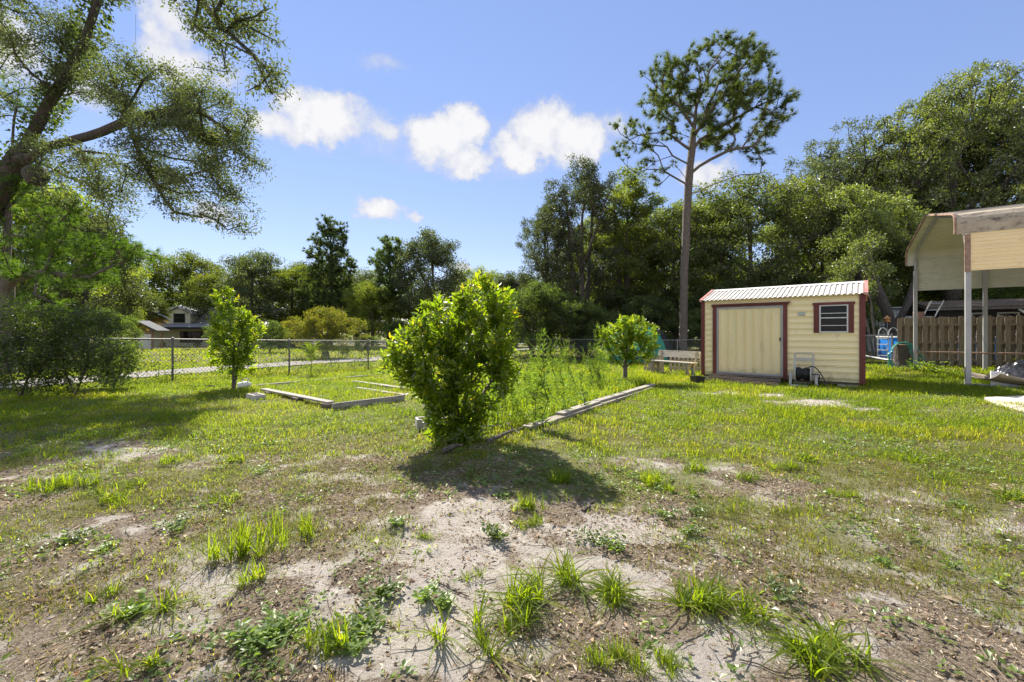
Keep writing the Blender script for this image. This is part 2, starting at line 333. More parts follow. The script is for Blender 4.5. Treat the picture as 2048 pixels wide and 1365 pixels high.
def branch_mesh(name, pos, par, tipi, R0, rt, trunk_pow=None, rmin=0, flare=0, pid=None, caps=None):
    n = len(pos); cnt = np.zeros(n); cnt[tipi] += 1; kids = [[] for _ in range(n)]
    for i in range(n-1, 0, -1): cnt[i] = max(cnt[i], 1); cnt[par[i]] += cnt[i]; kids[par[i]].append(i)
    p = trunk_pow or math.log(R0/rt)/math.log(max(2, cnt[0])); rad = rt*cnt**p
    for i in range(1, n):
        if caps and pid[i] in caps: rad[i] = min(rad[i], caps[pid[i]])
        rad[i] = min(rad[i], rad[par[i]])
    if flare: rad *= 1+flare*np.exp(-np.maximum(0, pos[:,2]-pos[0,2])/.45)
    V = []; Q = []; vb = 0; stack = [(0, -1)]
    while stack:
        s, frm = stack.pop(); ch = [frm] if frm >= 0 else []
        i = s
        while True:
            ch.append(i)
            if not kids[i]: break
            ks = sorted(kids[i], key=lambda q: -cnt[q])
            for q in ks[1:]:
                if rad[q] >= rmin: stack.append((q, i))
            i = ks[0]
        if len(ch) < 2: continue
        P = pos[ch]; r = rad[ch].copy()
        if frm >= 0: r[0] = min(r[0], r[1]*1.15)
        k = 10 if r.max() > .12 else 6 if r.max() > .04 else 3
        T = np.gradient(P, axis=0); T = unit(T); ref = np.array((.37,.93,.07)); U = unit(np.cross(T, ref)); W = np.cross(T, U)
        a = np.arange(k)*2*np.pi/k
        ring = P[:,None]+r[:,None,None]*(np.cos(a)[None,:,None]*U[:,None]+np.sin(a)[None,:,None]*W[:,None])
        m = len(ch); V.append(ring.reshape(-1, 3)); A = vb+np.arange(m-1)[:,None]*k; kk = np.arange(k)[None]; k2 = (np.arange(k)+1)[None] % k
        Q.append(np.stack([A+kk, A+k2, A+k+k2, A+k+kk], -1).reshape(-1, 4)); vb += m*k
    return raw_mesh(name, np.concatenate(V), quads=np.concatenate(Q), smooth=True), rad
def blob_points(blobs, n, rng, shell=.5):
    vol = np.array([b[3]*b[4]*b[5]*(b[6] if len(b) > 6 else 1) for b in blobs])**.8; k = rng.choice(len(blobs), n, p=vol/vol.sum()); B = np.array([b[:6] for b in blobs])[k]
    d = unit(rng.normal(size=(n, 3))); r = rng.random(n)**(1/3)*(1-shell)+shell*(1-.25*rng.random(n)**2)
    return B[:,:3]+d*B[:,3:6]*np.minimum(r, 1)[:,None]
def cluster(tipP, tipD, rng, k, rc, L, W, six=False, flat=.75, back=.35, jit=.3, droop=.12, upn=.6, vary=.35):
    n = len(tipP)*k; P0 = np.repeat(tipP, k, 0); D0 = np.repeat(tipD, k, 0)
    off = unit(rng.normal(0, 1, (n, 3)))*(rng.random(n)**.45)[:,None]*np.array((1,1,flat))*rc
    P = P0+off-D0*(rng.random(n)[:,None]*back)
    D = unit(unit(off)*.7+D0*.4+rng.normal(0, .6, (n, 3))); Nn = unit(rng.normal(0, .6, (n, 3))+np.array((0,0,upn)))
    s = 1+vary*(rng.random(n)-.5)*2
    rv = np.clip(np.repeat(rng.random(len(tipP))*.45, k)+rng.random(n)*.55, 0, 1)
    return leaves(P, D, Nn, L*s, W*s, rv, six, droop=droop)
def shoots(P0, D0, rng, k, back, L, W, droop=.15):
    n = len(P0)*k; f = np.tile((np.arange(k)+.5)/k, len(P0)); T = np.repeat(D0, k, 0); T = unit(T+np.array((0,0,.35)))
    P = np.repeat(P0, k, 0)-T*(f*back)[:,None]; az = np.tile(np.arange(k)*2.4, len(P0))+np.repeat(rng.random(len(P0))*6.28, k)
    U = unit(np.cross(T, np.array((.3,.9,.1)))); W2 = np.cross(T, U); rad_ = np.cos(az)[:,None]*U+np.sin(az)[:,None]*W2
    D = unit(T*(.95-.55*f)[:,None]+rad_*(.55+.5*f)[:,None]+rng.normal(0, .22, (n,3))); Nn = unit(T-D*(T*D).sum(1)[:,None]+rng.normal(0,.25,(n,3))+np.array((0,0,.25)))
    s = (.65+.5*rng.random(n))*(1-.3*(f < .12)); rv = np.clip(np.repeat(rng.random(len(P0))*.5, k)+.5*rng.random(n)-.15*f+.12*(f < .3), 0, 1)
    return leaves(P+D*.01, D, Nn, L*s, W*s, rv, True, droop=droop)
def needles(tipP, tipD, rng, tufts, nn, L, W, span=.5, spread=.9):
    T = len(tipP)*tufts; P = np.repeat(tipP, tufts, 0)-np.repeat(tipD, tufts, 0)*(rng.random(T)[:,None]*span); P += rng.normal(0, span*.22, (T,3))
    A = unit(np.repeat(tipD, tufts, 0)+rng.normal(0, .5, (T,3))+np.array((0,0,.3)))
    n = T*nn; P = np.repeat(P, nn, 0); D = unit(np.repeat(A, nn, 0)+rng.normal(0, spread*.6, (n,3))); S = unit(np.cross(D, rng.normal(size=(n,3))))
    l = (L*(.7+.5*rng.random(n)))[:,None]
    V = np.stack([P-S*W*.5, P+S*W*.5, P+D*l-np.array((0,0,.1))*l], 1).reshape(-1,3); tr = np.arange(n*3).reshape(-1,3)
    return V, tr, np.repeat(np.clip(np.repeat(rng.random(T)*.5, nn)+rng.random(n)*.5, 0, 1), 3)
def tree(name, label, cat, loc, trunks, blobs, ntips, leaf, lm, bm, R0, rt=.008, seed=1, seg=.5, zmin=1, shell=.5, group=None, bias=.3, wob=.07, rmin=0, flare=.35, up=.35, crown='crown', caps=None, rise=0):
    rng = np.random.default_rng(seed); tips = blob_points(blobs, ntips, rng, shell)
    pos, par, drn, ti, pid = skeleton(trunks, tips, rng, seg, bias, wob, zmin, up, rise)
    t = thing(name, label, cat, loc, 0, group)
    me, rad = branch_mesh('trunk', pos, par, ti, R0, rt, rmin=rmin, flare=flare, pid=pid, caps=caps); link('trunk', me, bm, t)
    V, tr, rv = leaf(pos[ti], drn[ti], rng)
    link(crown, raw_mesh(crown, V, tris=tr, attrs={'rnd': rv}), lm, t)
    return t
# ================================================================ THE GROUND
def gzb(x, y): return gz(x, y)+.05*(fbm(x*1.1, y*1.1, 3)-.5)*sstep(60, 20, np.abs(y))+.032*(fbm(x*5, y*5, 9)-.5)
LUSH = [(1550,860,420,62,1.1),(1350,850,170,55,.9),(1900,870,280,62,1.0),(1650,935,220,34,.6),(1270,800,150,40,1),(600,800,200,40,.9),(470,850,330,42,.75),(150,830,260,34,.7),
        (1040,950,120,42,.5),(1330,965,110,38,.55),(1150,895,110,30,.7),(720,850,130,30,.45),(150,965,130,30,.5),(330,925,60,16,.4),(2000,960,120,40,.6),(1130,960,60,26,.4)]
DRY = [(1800,1050,330,110,.95),(1850,930,250,50,.5),(1500,1060,150,60,.5),(740,980,200,75,.65),(450,980,300,80,.5),(150,1270,200,90,.35),(1250,1310,110,50,.7),(1560,1150,80,60,.6),
       (1950,1180,200,120,.5),(620,900,200,35,.6),(330,860,300,45,.5),(100,1080,150,60,.4),(800,900,110,40,.5)]
LUSH = [(a,b,c,d,w*(.82 if b > 840 and a < 1100 else 1)) for a,b,c,d,w in LUSH]
LUSH += [(90,900,120,30,.6),(420,960,140,26,.45),(560,880,160,24,.5),(880,900,90,24,.4),(1440,1010,70,22,.45),(250,1000,120,24,.5),(1800,905,200,30,.5),(1950,1020,90,20,.45),(1620,1010,60,16,.4),(350,1080,70,16,.3),(1220,985,60,20,.4)]
DRY += [(300,1150,260,60,.45),(1650,1180,220,80,.5),(560,1060,200,60,.45),(1350,1110,160,60,.35),(90,1180,120,60,.4),(640,1330,140,40,.4),(350,960,260,40,.5)]
SAND = [(240,905,130,20,1),(50,955,130,17,.8),(250,1057,85,22,1),(640,1180,75,50,1),(620,955,60,9,.6),(900,1010,110,36,.8),(960,1080,150,55,1),(900,1150,110,55,.9),(930,1220,110,70,.9),
        (1180,1060,130,36,.9),(1160,1150,140,50,.8),(1250,920,140,24,.9),(1440,945,130,26,1.0),(1540,990,60,26,.7),(1620,1300,250,60,1),(1400,1330,150,50,.9),(1740,1245,150,45,.6),(800,1335,150,45,.6),
        (850,1290,140,45,.6),(1620,803,90,6,2.3),(1430,786,55,6,2.2),(1735,820,36,5,2.3),(1655,811,45,5,2.2),(1540,790,50,4,1.8),(1330,1180,110,45,.4),(430,1150,60,30,.5),(380,930,80,14,.5)]
def gauss(L, px, py):
    v = 0
    for a, b, rx, ry, wt in L: v = v+wt*np.exp(-((px-a)/rx)**2-((py-b)/ry)**2)
    return v
def masks(x, y):
    x = np.asarray(x, float); y = np.asarray(y, float); yy = np.maximum(y, .7)
    px = CX+F*x/yy; py = HZ+F*(CAMZ-gz(x, y))/yy
    n1 = fbm(x*.8, y*.8, 1); n2 = fbm(x*2.7, y*2.7, 2); n3 = fbm(x*7, y*7, 4, 3)
    farg = 1-sstep(760, 835, py)
    near = sstep(9.5, 5.0, y) if False else (1-sstep(5.0, 9.5, y))
    lush = gauss(LUSH, px, py)+farg*1.15+.46*near
    sand = gauss(SAND, px, py)
    lush = np.clip((lush*1.15+(n2-.5)*1.5+(n1-.5)*.8-.32)*1.3-np.clip(sand, 0, 1)*.55*(1-.3*farg)-np.clip(sand-1.1, 0, 1)*1.6, 0, 1)
    dry = np.clip(gauss(DRY, px, py)*1.1+.30*near+(n2-.5)*1.6+(n1-.5)*.5-.22-.8*np.clip(sand, 0, 1), 0, 1)
    sand = sand+near*np.clip((n3-.50)*2.2+(n2-.48)*2.2, 0, .75)
    sandm = np.clip(sand*1.1+(n2-.5)*2.2+(n3-.5)*1.6-.17, 0, 1)
    # right behind and beside the viewer the ground goes on as thin grass over litter
    o = (y < 1.2); dry = np.where(o, np.clip((n1-.35)*1.5, 0, 1), dry); sandm = np.where(o, np.clip((n2-.5)*3, 0, 1), sandm); lush = np.where(o, np.clip((n2-.5)*2, 0, 1), lush)
    return lush, dry, sandm
def lane_pts(): return [gp(40, 772)]+[gp(a, b) for a, b in ((150,762),(262,753),(446,738.5),(600,728),(758,719.5))]+[Vector((-4.2, 32, 0)), Vector((1.5, 44, 0)), Vector((8, 60, 0))]
LANE = [Vector((-17.5, 3, 0))]+lane_pts()
def lane_dist(x, y):
    d = np.full(np.shape(x), 1e9)
    for a, b in zip(LANE[:-1], LANE[1:]):
        ax, ay, bx, by = a.x, a.y, b.x, b.y; L2 = (bx-ax)**2+(by-ay)**2
        t = np.clip(((x-ax)*(bx-ax)+(y-ay)*(by-ay))/L2, 0, 1); d = np.minimum(d, np.hypot(x-ax-t*(bx-ax), y-ay-t*(by-ay)))
    return d
def ground_material():
    m = bpy.data.materials.new('sandy_lawn'); m.use_nodes = True; nt = m.node_tree; N = nt.nodes.new; Lk = nt.links.new
    bs = nt.nodes['Principled BSDF']; bs.inputs['Roughness'].default_value = .95; bs.inputs['Specular IOR Level'].default_value = .15
    tc = N('ShaderNodeTexCoord')
    def noise(s, d=6, r=.6):
        n = N('ShaderNodeTexNoise'); n.inputs['Scale'].default_value = s; n.inputs['Detail'].default_value = d; n.inputs['Roughness'].default_value = r; Lk(tc.outputs['Object'], n.inputs['Vector']); return n.outputs[0]
    def rng_(v, a, b, lo=0, hi=1):
        n = N('ShaderNodeMapRange'); Lk(v, n.inputs[0]); n.inputs[1].default_value = a; n.inputs[2].default_value = b; n.inputs[3].default_value = lo; n.inputs[4].default_value = hi; return n.outputs[0]
    def mix(f, a, b):
        n = N('ShaderNodeMix'); n.data_type = 'RGBA'
        if isinstance(f, float): n.inputs[0].default_value = f
        else: Lk(f, n.inputs[0])
        for i, v in ((6, a), (7, b)):
            if isinstance(v, tuple): n.inputs[i].default_value = v+(1,)
            else: Lk(v, n.inputs[i])
        return n.outputs[2]
    def att(k): a = N('ShaderNodeAttribute'); a.attribute_name = k; return a.outputs['Fac']
    def mth(op, a, b):
        n = N('ShaderNodeMath'); n.operation = op; n.use_clamp = False
        for i, v in enumerate((a, b)):
            if isinstance(v, (int, float)): n.inputs[i].default_value = v
            else: Lk(v, n.inputs[i])
        return n.outputs[0]
    fine = noise(55, 8, .75); grit = noise(260, 3, .6); med = noise(9, 6)
    litter = mix(rng_(fine, .34, .66), (.078,.058,.041), (.35,.285,.205))
    litter = mix(rng_(noise(1.7, 4), .40, .62, 0, .55), litter, (.125,.097,.068))
    litter = mix(rng_(noise(120, 4, .7), .55, .66), litter, (.55,.46,.36))
    sandc = mix(rng_(med, .3, .7), (.36,.32,.27), (.54,.495,.435)); sandc = mix(rng_(grit, .52, .75, 0, .55), sandc, (.16,.125,.10))
    sandc = mix(rng_(fine, .60, .72, 0, .8), sandc, (.12,.09,.07))
    green = mix(rng_(fine, .3, .7), (.075,.095,.016), (.18,.17,.04))
    edge = mth('ADD', att('sand'), mth('ADD', mth('MULTIPLY', mth('SUBTRACT', fine, .5), 1.5), mth('MULTIPLY', mth('SUBTRACT', med, .5), 1.2)))
    c = mix(rng_(edge, .28, .62), litter, sandc); c = mix(rng_(mth('ADD', att('lush'), mth('MULTIPLY', mth('SUBTRACT', med, .5), .8)), .3, .95, 0, .8), c, green)
    Lk(c, bs.inputs['Base Color'])
    b = N('ShaderNodeBump'); b.inputs['Strength'].default_value = .9; b.inputs['Distance'].default_value = .035; Lk(fine, b.inputs['Height'])
    b2 = N('ShaderNodeBump'); b2.inputs['Strength'].default_value = .6; b2.inputs['Distance'].default_value = .004; Lk(grit, b2.inputs['Height']); Lk(b.outputs[0], b2.inputs['Normal']); Lk(b2.outputs[0], bs.inputs['Normal'])
    return m
def axis(segs):
    out = [segs[0][0]]
    for a, b, n in segs: out += list(np.linspace(a, b, n+1)[1:])
    return np.array(out)
gx = axis([(-600,-80,8),(-80,-24,28),(-24,-8,60),(-8,8,230),(8,24,60),(24,80,28),(80,600,8)])
gy = axis([(-300,-20,8),(-20,1,16),(1,8,190),(8,22,110),(22,60,50),(60,140,20),(140,900,10)])
GX, GY = np.meshgrid(gx, gy); nx, ny = len(gx), len(gy)
xf, yf = GX.ravel(), GY.ravel()
lu, dr, sa = masks(xf, yf)
out = lane_dist(xf, yf)
lu = np.where(yf > 20, np.maximum(lu, .8), lu); sa = np.where((yf > 20), 0, sa)
ii, jj = np.meshgrid(np.arange(nx-1), np.arange(ny-1)); b = (jj*nx+ii).ravel()
gme = raw_mesh('ground', np.stack([xf, yf, gzb(xf, yf)], 1), quads=np.stack([b, b+1, b+nx+1, b+nx], 1), attrs={'lush': lu, 'dry': dr, 'sand': sa}, smooth=True)
link('ground', gme, ground_material(), kind='structure')
# gravel lane beyond the fence
def strip(name, pts, half, m, lift, sub=6):
    P = []
    for a, b in zip(pts[:-1], pts[1:]):
        for i in range(sub): P.append(a+(b-a)*i/sub)
    P.append(pts[-1]); mb = MB(); vs = []; fs = []; nn = 5
    for i, p in enumerate(P):
        t = (P[min(i+1, len(P)-1)]-P[max(i-1, 0)]); t.z = 0; t.normalize(); s = Vector((-t.y, t.x, 0)); wob = .12*math.sin(i*1.7)
        for k in range(nn):
            q = p+s*(half+wob*(k in (0, nn-1)))*(k/(nn-1)*2-1); vs.append((q.x, q.y, float(gzb(q.x, q.y))+lift+.015*math.sin(math.pi*k/(nn-1))))
    for i in range(len(P)-1):
        for k in range(nn-1): fs.append((i*nn+k, i*nn+k+1, (i+1)*nn+k+1, (i+1)*nn+k))
    mb.add(vs, fs); return mb.build(name, m, kind='structure', smooth=True)
GRAVEL = mat('gravel', (.21,.195,.17), .95, (.34,.32,.29), 30, (1,1,1), 1, .02, 60, c3=(.14,.13,.11), s3=1.2, t3=(.52,.7))
strip('gravel_lane', LANE, 1.3, GRAVEL, .05)
ASPH = mat('street', (.30,.29,.28), .9, (.38,.37,.36), 12)
strip('street', [Vector((-160, 84, 0)), Vector((-60, 78, 0)), Vector((-10, 76, 0)), Vector((60, 80, 0))], 3.2, ASPH, .06)

# ---- grass, dry grass, litter : uncountable ground cover
SHED_O = Vector((5.76, 12.9, 0)); SHED_A = math.atan2(-.637, .772)
def in_shed(x, y, mrg=0):
    c, s = math.cos(SHED_A), math.sin(SHED_A); u = (x-SHED_O.x)*c+(y-SHED_O.y)*s; v = -(x-SHED_O.x)*s+(y-SHED_O.y)*c
    ramp = (u > .4-mrg) & (u < 2.1+mrg) & (v > -1.15) & (v <= 0)
    return ((u > -mrg) & (u < 3.77+mrg) & (v > 0-mrg) & (v < 2.4+mrg)) | ramp
def in_slab(x, y):
    c, s = 9.06, 8.3; dx, dy = x-c, y-s
    a = dx*.98+dy*.2; bb = -(dx*(-.2)+dy*.98)
    return (a > -.04) & (bb > -.04) & (a < 5)
def scatter(n, y0, y1, rng, x0=None, x1=None, pw=1.0):
    y = y0+(y1-y0)*rng.random(n)**pw
    if x0 is None: h = 1.27*y+1.2; x = (rng.random(n)*2-1)*h; keep = rng.random(n) < h/(1.27*y1+1.2); x, y = x[keep], y[keep]
    else: x = x0+(x1-x0)*rng.random(n)
    return x, y
def blade_mesh(x, y, L, W, lean, rng, rv, straight=False):
    n = len(x); az = rng.random(n)*2*np.pi; dx, dy = np.cos(az), np.sin(az); z = gzb(x, y)-.006
    B = np.stack([x, y, z], 1); S = np.stack([-dy, dx, 0*dx], 1); O = np.stack([dx, dy, 0*dx], 1); up = np.array((0,0,1.))
    tw = rng.normal(0, .5, n)[:,None]; S = unit(S+O*tw)
    l = L[:,None]; wd = W[:,None]; le = lean[:,None]
    M = B+O*l*le*.28+up*l*.6*np.sqrt(np.maximum(.1, 1-le**2*.3)); T = B+O*l*le+up*l*np.maximum(.12, 1-.55*le**1.5)
    V = np.stack([B-S*wd*.5, B+S*wd*.5, M+S*wd*.42, M-S*wd*.42, T], 1).reshape(-1, 3); k = np.arange(n)*5
    return V, np.stack([k+3, k+2, k+4], 1), np.stack([k, k+1, k+2, k+3], 1), np.repeat(rv, 5)
def join(parts):
    V = []; T = []; Q = []; A = []; o = 0
    for v, t, q, a in parts:
        V.append(v); A.append(a)
        if t is not None: T.append(t+o)
        if q is not None: Q.append(q+o)
        o += len(v)
    return np.concatenate(V), (np.concatenate(T) if T else None), (np.concatenate(Q) if Q else None), np.concatenate(A)
def clear(x, y): return ~(in_shed(x, y) | in_slab(x, y) | (lane_dist(x, y) < 1.25))
rng = np.random.default_rng(11)
parts = []
for n, y0, y1, l0, wd, ln in ((64000,1.3,4.2,.062,.0046,.95),(180000,4.2,8.5,.085,.0062,1.0),(205000,8.5,14,.105,.009,.95),(130000,14,22,.13,.016,.85),(56000,22,46,.16,.05,.6)):
    x, y = scatter(n, y0, y1, rng); lush, dry, sand = masks(x, y); lush = np.where(y > 20, .9, lush)
    tuft = vnoise(x*7, y*7, 21)*vnoise(x*2.3+3, y*2.3, 25)*1.9
    keep = (rng.random(len(x)) < lush*(.18+1.1*tuft)) & clear(x, y) & ((y < 22) | (x < 12)); x, y, lush = x[keep], y[keep], lush[keep]
    h = (.35+.75*fbm(x*1.6, y*1.6, 31)+.55*tuft[keep])*(.55+.9*rng.random(len(x)))
    h *= np.where(y < 5, .72, 1); h *= np.where((x > 4) & (y > 5) & (y < 13), 1.15, 1)
    rv = np.clip(-.12+1.15*fbm(x*.8, y*.8, 41)+rng.normal(0, .16, len(x))+.12*(rng.random(len(x)) > .9), 0, 1)
    parts.append(blade_mesh(x, y, l0*h, wd*(.7+.6*rng.random(len(x))), ln*(.5+rng.random(len(x))), rng, rv))
# rougher, longer growth in the two overgrown beds
x, y = scatter(60000, 5.2, 15, rng, -5.5, 4.6)
px_, py_ = pix(x, y); bed = ((px_ > 940) & (px_ < 1320) & (py_ > 700) & (py_ < 860) & (py_ < 1206-.335*px_)) ; keep = bed & (rng.random(len(x)) < .55); x, y = x[keep], y[keep]
parts.append(blade_mesh(x, y, (.12+.22*rng.random(len(x)))*(.5+fbm(x*1.5, y*1.5, 55)), np.full(len(x), .009), .35+.6*rng.random(len(x)), rng, np.clip(.3+.5*fbm(x, y, 61)+rng.normal(0, .15, len(x)), 0, 1)))
V, T, Q, A = join(parts); tag(link('lawn_grass', raw_mesh('lawn_grass', V, T, Q, {'rnd': A}), GRASS, kind='stuff'), 'bright green ragged lawn grass covering the yard', 'grass')
parts = []
for n, y0, y1, l0, wd in ((200000,1.3,4.2,.042,.0034),(165000,4.2,9.5,.055,.006)):
    x, y = scatter(n, y0, y1, rng); lush, dry, sand = masks(x, y); tuft = vnoise(x*6, y*6, 23)
    keep = (rng.random(len(x)) < np.clip(dry, .05*(1-sand), 1)*(.12+1.2*tuft)*.9) & clear(x, y); x, y = x[keep], y[keep]
    rv = np.clip(.05+.6*fbm(x*.9, y*.9, 43)+rng.normal(0, .22, len(x)), 0, 1)
    parts.append(blade_mesh(x, y, l0*(.5+1.1*rng.random(len(x))), wd*(.7+.6*rng.random(len(x))), .5+.9*rng.random(len(x)), rng, rv))
V, T, Q, A = join(parts); tag(link('dry_grass', raw_mesh('dry_grass', V, T, Q, {'rnd': A}), DRYGRASS, kind='stuff'), 'short thin olive and straw coloured grass over leaf litter', 'grass')
def flakes(n, y0, y1, l0, l1, aspect, rng, sandk=.58, lift=.006):
    x, y = scatter(n, y0, y1, rng); lush, dry, sand = masks(x, y)
    cl = np.clip(2.2*fbm(x*3, y*3, 71)-.55, 0.05, 1)
    keep = (rng.random(len(x)) < (1-sandk*np.clip(sand*1.3, 0, 1))*(1-.75*lush)*cl) & clear(x, y); x, y = x[keep], y[keep]; m = len(x)
    P = np.stack([x, y, gzb(x, y)+lift*(.2+rng.random(m))], 1); az = rng.random(m)*2*np.pi
    D = unit(np.stack([np.cos(az), np.sin(az), rng.normal(0, .22, m)], 1)); Nn = unit(np.stack([rng.normal(0, .45, m), rng.normal(0, .45, m), np.ones(m)], 1))
    L = l0+(l1-l0)*rng.random(m)**2
    v, t, a = leaves(P, D, Nn, L, L*aspect*(.7+.6*rng.random(m)), np.clip(rng.beta(1.7, 1.35, m), 0, 1), fold=.25, droop=.12); return v, t, None, a
V, T, Q, A = join([flakes(190000,1.3,4.6,.008,.036,.42,rng), flakes(90000,4.6,9,.016,.05,.45,rng), flakes(60000,1.3,4.2,.02,.075,.055,rng,.5), flakes(30000,4.2,8,.04,.11,.06,rng,.7), flakes(5200,1.3,6,.03,.07,.42,rng,.5,.012)])
tag(link('leaf_litter', raw_mesh('leaf_litter', V, T, Q, {'rnd': A}), LITTER, kind='stuff'), 'brown and bleached fallen leaves, chips and straw strewn on the sandy soil', 'leaf litter')
# low broad-leaved ground cover, too fine to count
x, y = scatter(52000, 1.4, 12, rng); lush, dry, sand = masks(x, y); cl = fbm(x*1.7, y*1.7, 81)
keep = (rng.random(len(x)) < np.clip((cl-.40)*4.5, 0, 1)*(.42+.5*lush)*(1-.7*sand)) & clear(x, y); x, y = x[keep], y[keep]; m = len(x)
C = np.stack([x, y, gzb(x, y)+.012], 1); k = 9; P = np.repeat(C, k, 0)+rng.normal(0, 1, (m*k,3))*np.array((.03,.03,.012)); P[:,2] = np.maximum(P[:,2], np.repeat(C[:,2], k)-.006)
az = rng.random(m*k)*2*np.pi; D = unit(np.stack([np.cos(az), np.sin(az), .2+.5*rng.random(m*k)], 1)); Nn = unit(np.stack([rng.normal(0,.4,m*k), rng.normal(0,.4,m*k), np.ones(m*k)], 1))
L = .016+.022*rng.random(m*k); V, T, A = leaves(P, D, Nn, L, L*.6, np.clip(np.repeat(rng.random(m)*.5, k)+.5*rng.random(m*k), 0, 1))
tag(link('ground_weeds', raw_mesh('ground_weeds', V, T, attrs={'rnd': A}), WEED, kind='stuff'), 'small low broad leaved weeds creeping among the grass', 'weeds')
# twigs on the bare soil
mb = MB()
for _ in range(420):
    y = 1.4+5.2*rnd.random()**1.3; x = (rnd.random()*2-1)*(1.2*y+.3)
    if in_slab(np.array([x]), np.array([y]))[0]: continue
    a = rnd.random()*6.28; L = .05+.22*rnd.random()**2; p = []
    for i in range(4):
        q = (x+math.cos(a)*L*i/3+rnd.gauss(0,.006), y+math.sin(a)*L*i/3+rnd.gauss(0,.006)); p.append((q[0], q[1], float(gzb(q[0], q[1]))+.006+.004*rnd.random()))
    mb.tube(p, .0012+.0022*rnd.random(), 3, False)
o = mb.build('twigs', mat('twig', (.10,.075,.055), .9, (.22,.17,.13), 20), kind='stuff'); tag(o, 'thin dead twigs scattered on the sandy soil', 'twigs')
# ================================================================ BUILT THINGS
CREAM = mat('cream_siding', (.90,.78,.47), .42, (.85,.73,.43), 3, (1,1,1), .8, c3=(.50,.43,.28), s3=2.2, t3=(.56,.75), spec=.5, splash=(.20,.18,.10))
CREAMDOOR = mat('cream_door', (.84,.72,.42), .45, (.78,.66,.38), 2.5, (1,1,.3), 1, c3=(.48,.42,.27), s3=3, t3=(.58,.78), splash=(.22,.19,.11))
MAROON = mat('maroon_trim', (.115,.022,.020), .5, (.17,.045,.035), 5, (1,1,.4), .8)
PINKTRIM = mat('faded_red_trim', (.42,.13,.10), .55, (.52,.30,.25), 6)
GALV = mat('galvanised_steel', (.30,.305,.30), .5, (.40,.40,.39), 6, (1,1,.4), 1, metal=.3)
ROOFW = mat('white_metal_roof', (.60,.57,.50), .6, (.52,.49,.42), 4, c3=(.30,.25,.20), s3=6, t3=(.62,.78))
GLASS = mat('dark_window_glass', (.012,.013,.012), .05, spec=.22)
ALU = mat('aluminium', (.62,.62,.60), .45, (.52,.52,.50), 10, metal=.3)
OLDWOOD = mat('weathered_wood', (.20,.17,.125), .9, (.33,.29,.23), 7, (1,9,9), 1, .012, 9, c3=(.10,.085,.06), s3=3, t3=(.56,.7))
GREYWOOD = mat('silvered_wood', (.26,.235,.195), .9, (.42,.385,.325), 8, (1,10,10), 1, .01, 9, c3=(.14,.125,.10), s3=3, t3=(.52,.66))
DARKWOOD = mat('dark_wood', (.075,.058,.042), .9, (.17,.135,.10), 8, (1,8,8), 1, .012, 9)
PICKET = mat('fence_board', (.17,.138,.09), .92, (.28,.23,.155), 6, (8,8,1), 1, .012, 8, c3=(.095,.078,.052), s3=2.2, t3=(.52,.72))
CONCR = mat('concrete', (.40,.37,.33), .95, (.52,.49,.45), 12, bump=.01, bscale=40)
BLACKP = mat('black_plastic', (.014,.014,.015), .35, (.03,.03,.03), 10)
RUBBER = mat('black_hose', (.022,.022,.022), .4)
GREENHOSE = mat('green_hose', (.03,.22,.17), .35, (.05,.30,.24), 6)
TEAL = mat('teal_fabric', (.02,.26,.17), .8, (.03,.33,.22), 3)
RAMPW = mat('ramp_board', (.13,.105,.08), .9, (.30,.25,.20), 8, (1,9,9), 1, .012, 9)
BLACKF = mat('dark_fabric', (.022,.022,.028), .9)
RUST = mat('rusty_trim', (.23,.13,.085), .8, (.38,.27,.20), 9, c3=(.11,.06,.04), s3=5)
WHITEP = mat('white_paint', (.72,.71,.67), .6, (.62,.61,.57), 6)
GREYP = mat('grey_plastic', (.40,.38,.33), .55, (.50,.48,.42), 7)

# ---------------------------------------------------------------- the shed
shed = thing('storage_shed', 'cream metal storage shed with maroon trim, sliding door and one window', 'shed', SHED_O, SHED_A)
SL, SDp, ZB, ZE, ZR = 3.77, 2.4, .03, 2.25, 2.63
def siding(name, u0, u1, z0, z1, y, out=-1, parent=None):   # horizontally ribbed sheet: twin ribs every 0.16 m
    prof = [(y, z0)]; z = ZB+.06
    while z < z1-.05:
        if z > z0+.01:
            for d in (0, .035):
                prof += [(y, z+d), (y+out*.02, z+d+.007), (y+out*.02, z+d+.015), (y, z+d+.022)]
        z += .158
    prof.append((y, z1)); mb = MB(); mb.extrude(prof, u0, u1, lambda a, p: (a, p[0], p[1])); return mb.build(name, CREAM, parent, bevel=0)
for u0, u1, z0, z1 in ((0,.40,ZB,ZE),(.40,2.10,2.0,ZE),(2.10,2.86,ZB,ZE),(2.86,3.48,ZB,1.29),(2.86,3.48,1.98,ZE),(3.48,SL,ZB,ZE)): siding('wall_panel', u0, u1, z0, z1, 0, -1, shed)
mb = MB(); mb.b2(.40,2.10,.035,.05,ZB,2.0); mb.b2(0.0,SL,SDp-.02,SDp,ZB,ZE); mb.build('back_wall', CREAM, shed)
for u in (.0, SL):
    mb = MB(); s = .006 if u == 0 else -.006
    mb.poly([(u+s,.01,ZB),(u+s,SDp-.03,ZB),(u+s,SDp-.03,ZE-.01),(u+s,SDp/2,ZR-.04),(u+s,.01,ZE-.01)], (s*3,0,0)); mb.build('end_wall', CREAM, shed)
for u0, u1 in ((-.03,.07),(SL-.09,SL+.03)):
    MB().b2(u0,u1,-.035,.06,ZB-.02,ZE-.01).build('corner_trim', MAROON, shed, bevel=.004)
MB().b2(.30,.405,-.055,-.001,ZB+.0,2.03).build('door_trim', MAROON, shed, bevel=.004)
MB().b2(2.08,2.175,-.055,-.001,ZB-.02,2.03).build('door_trim', MAROON, shed, bevel=.004)
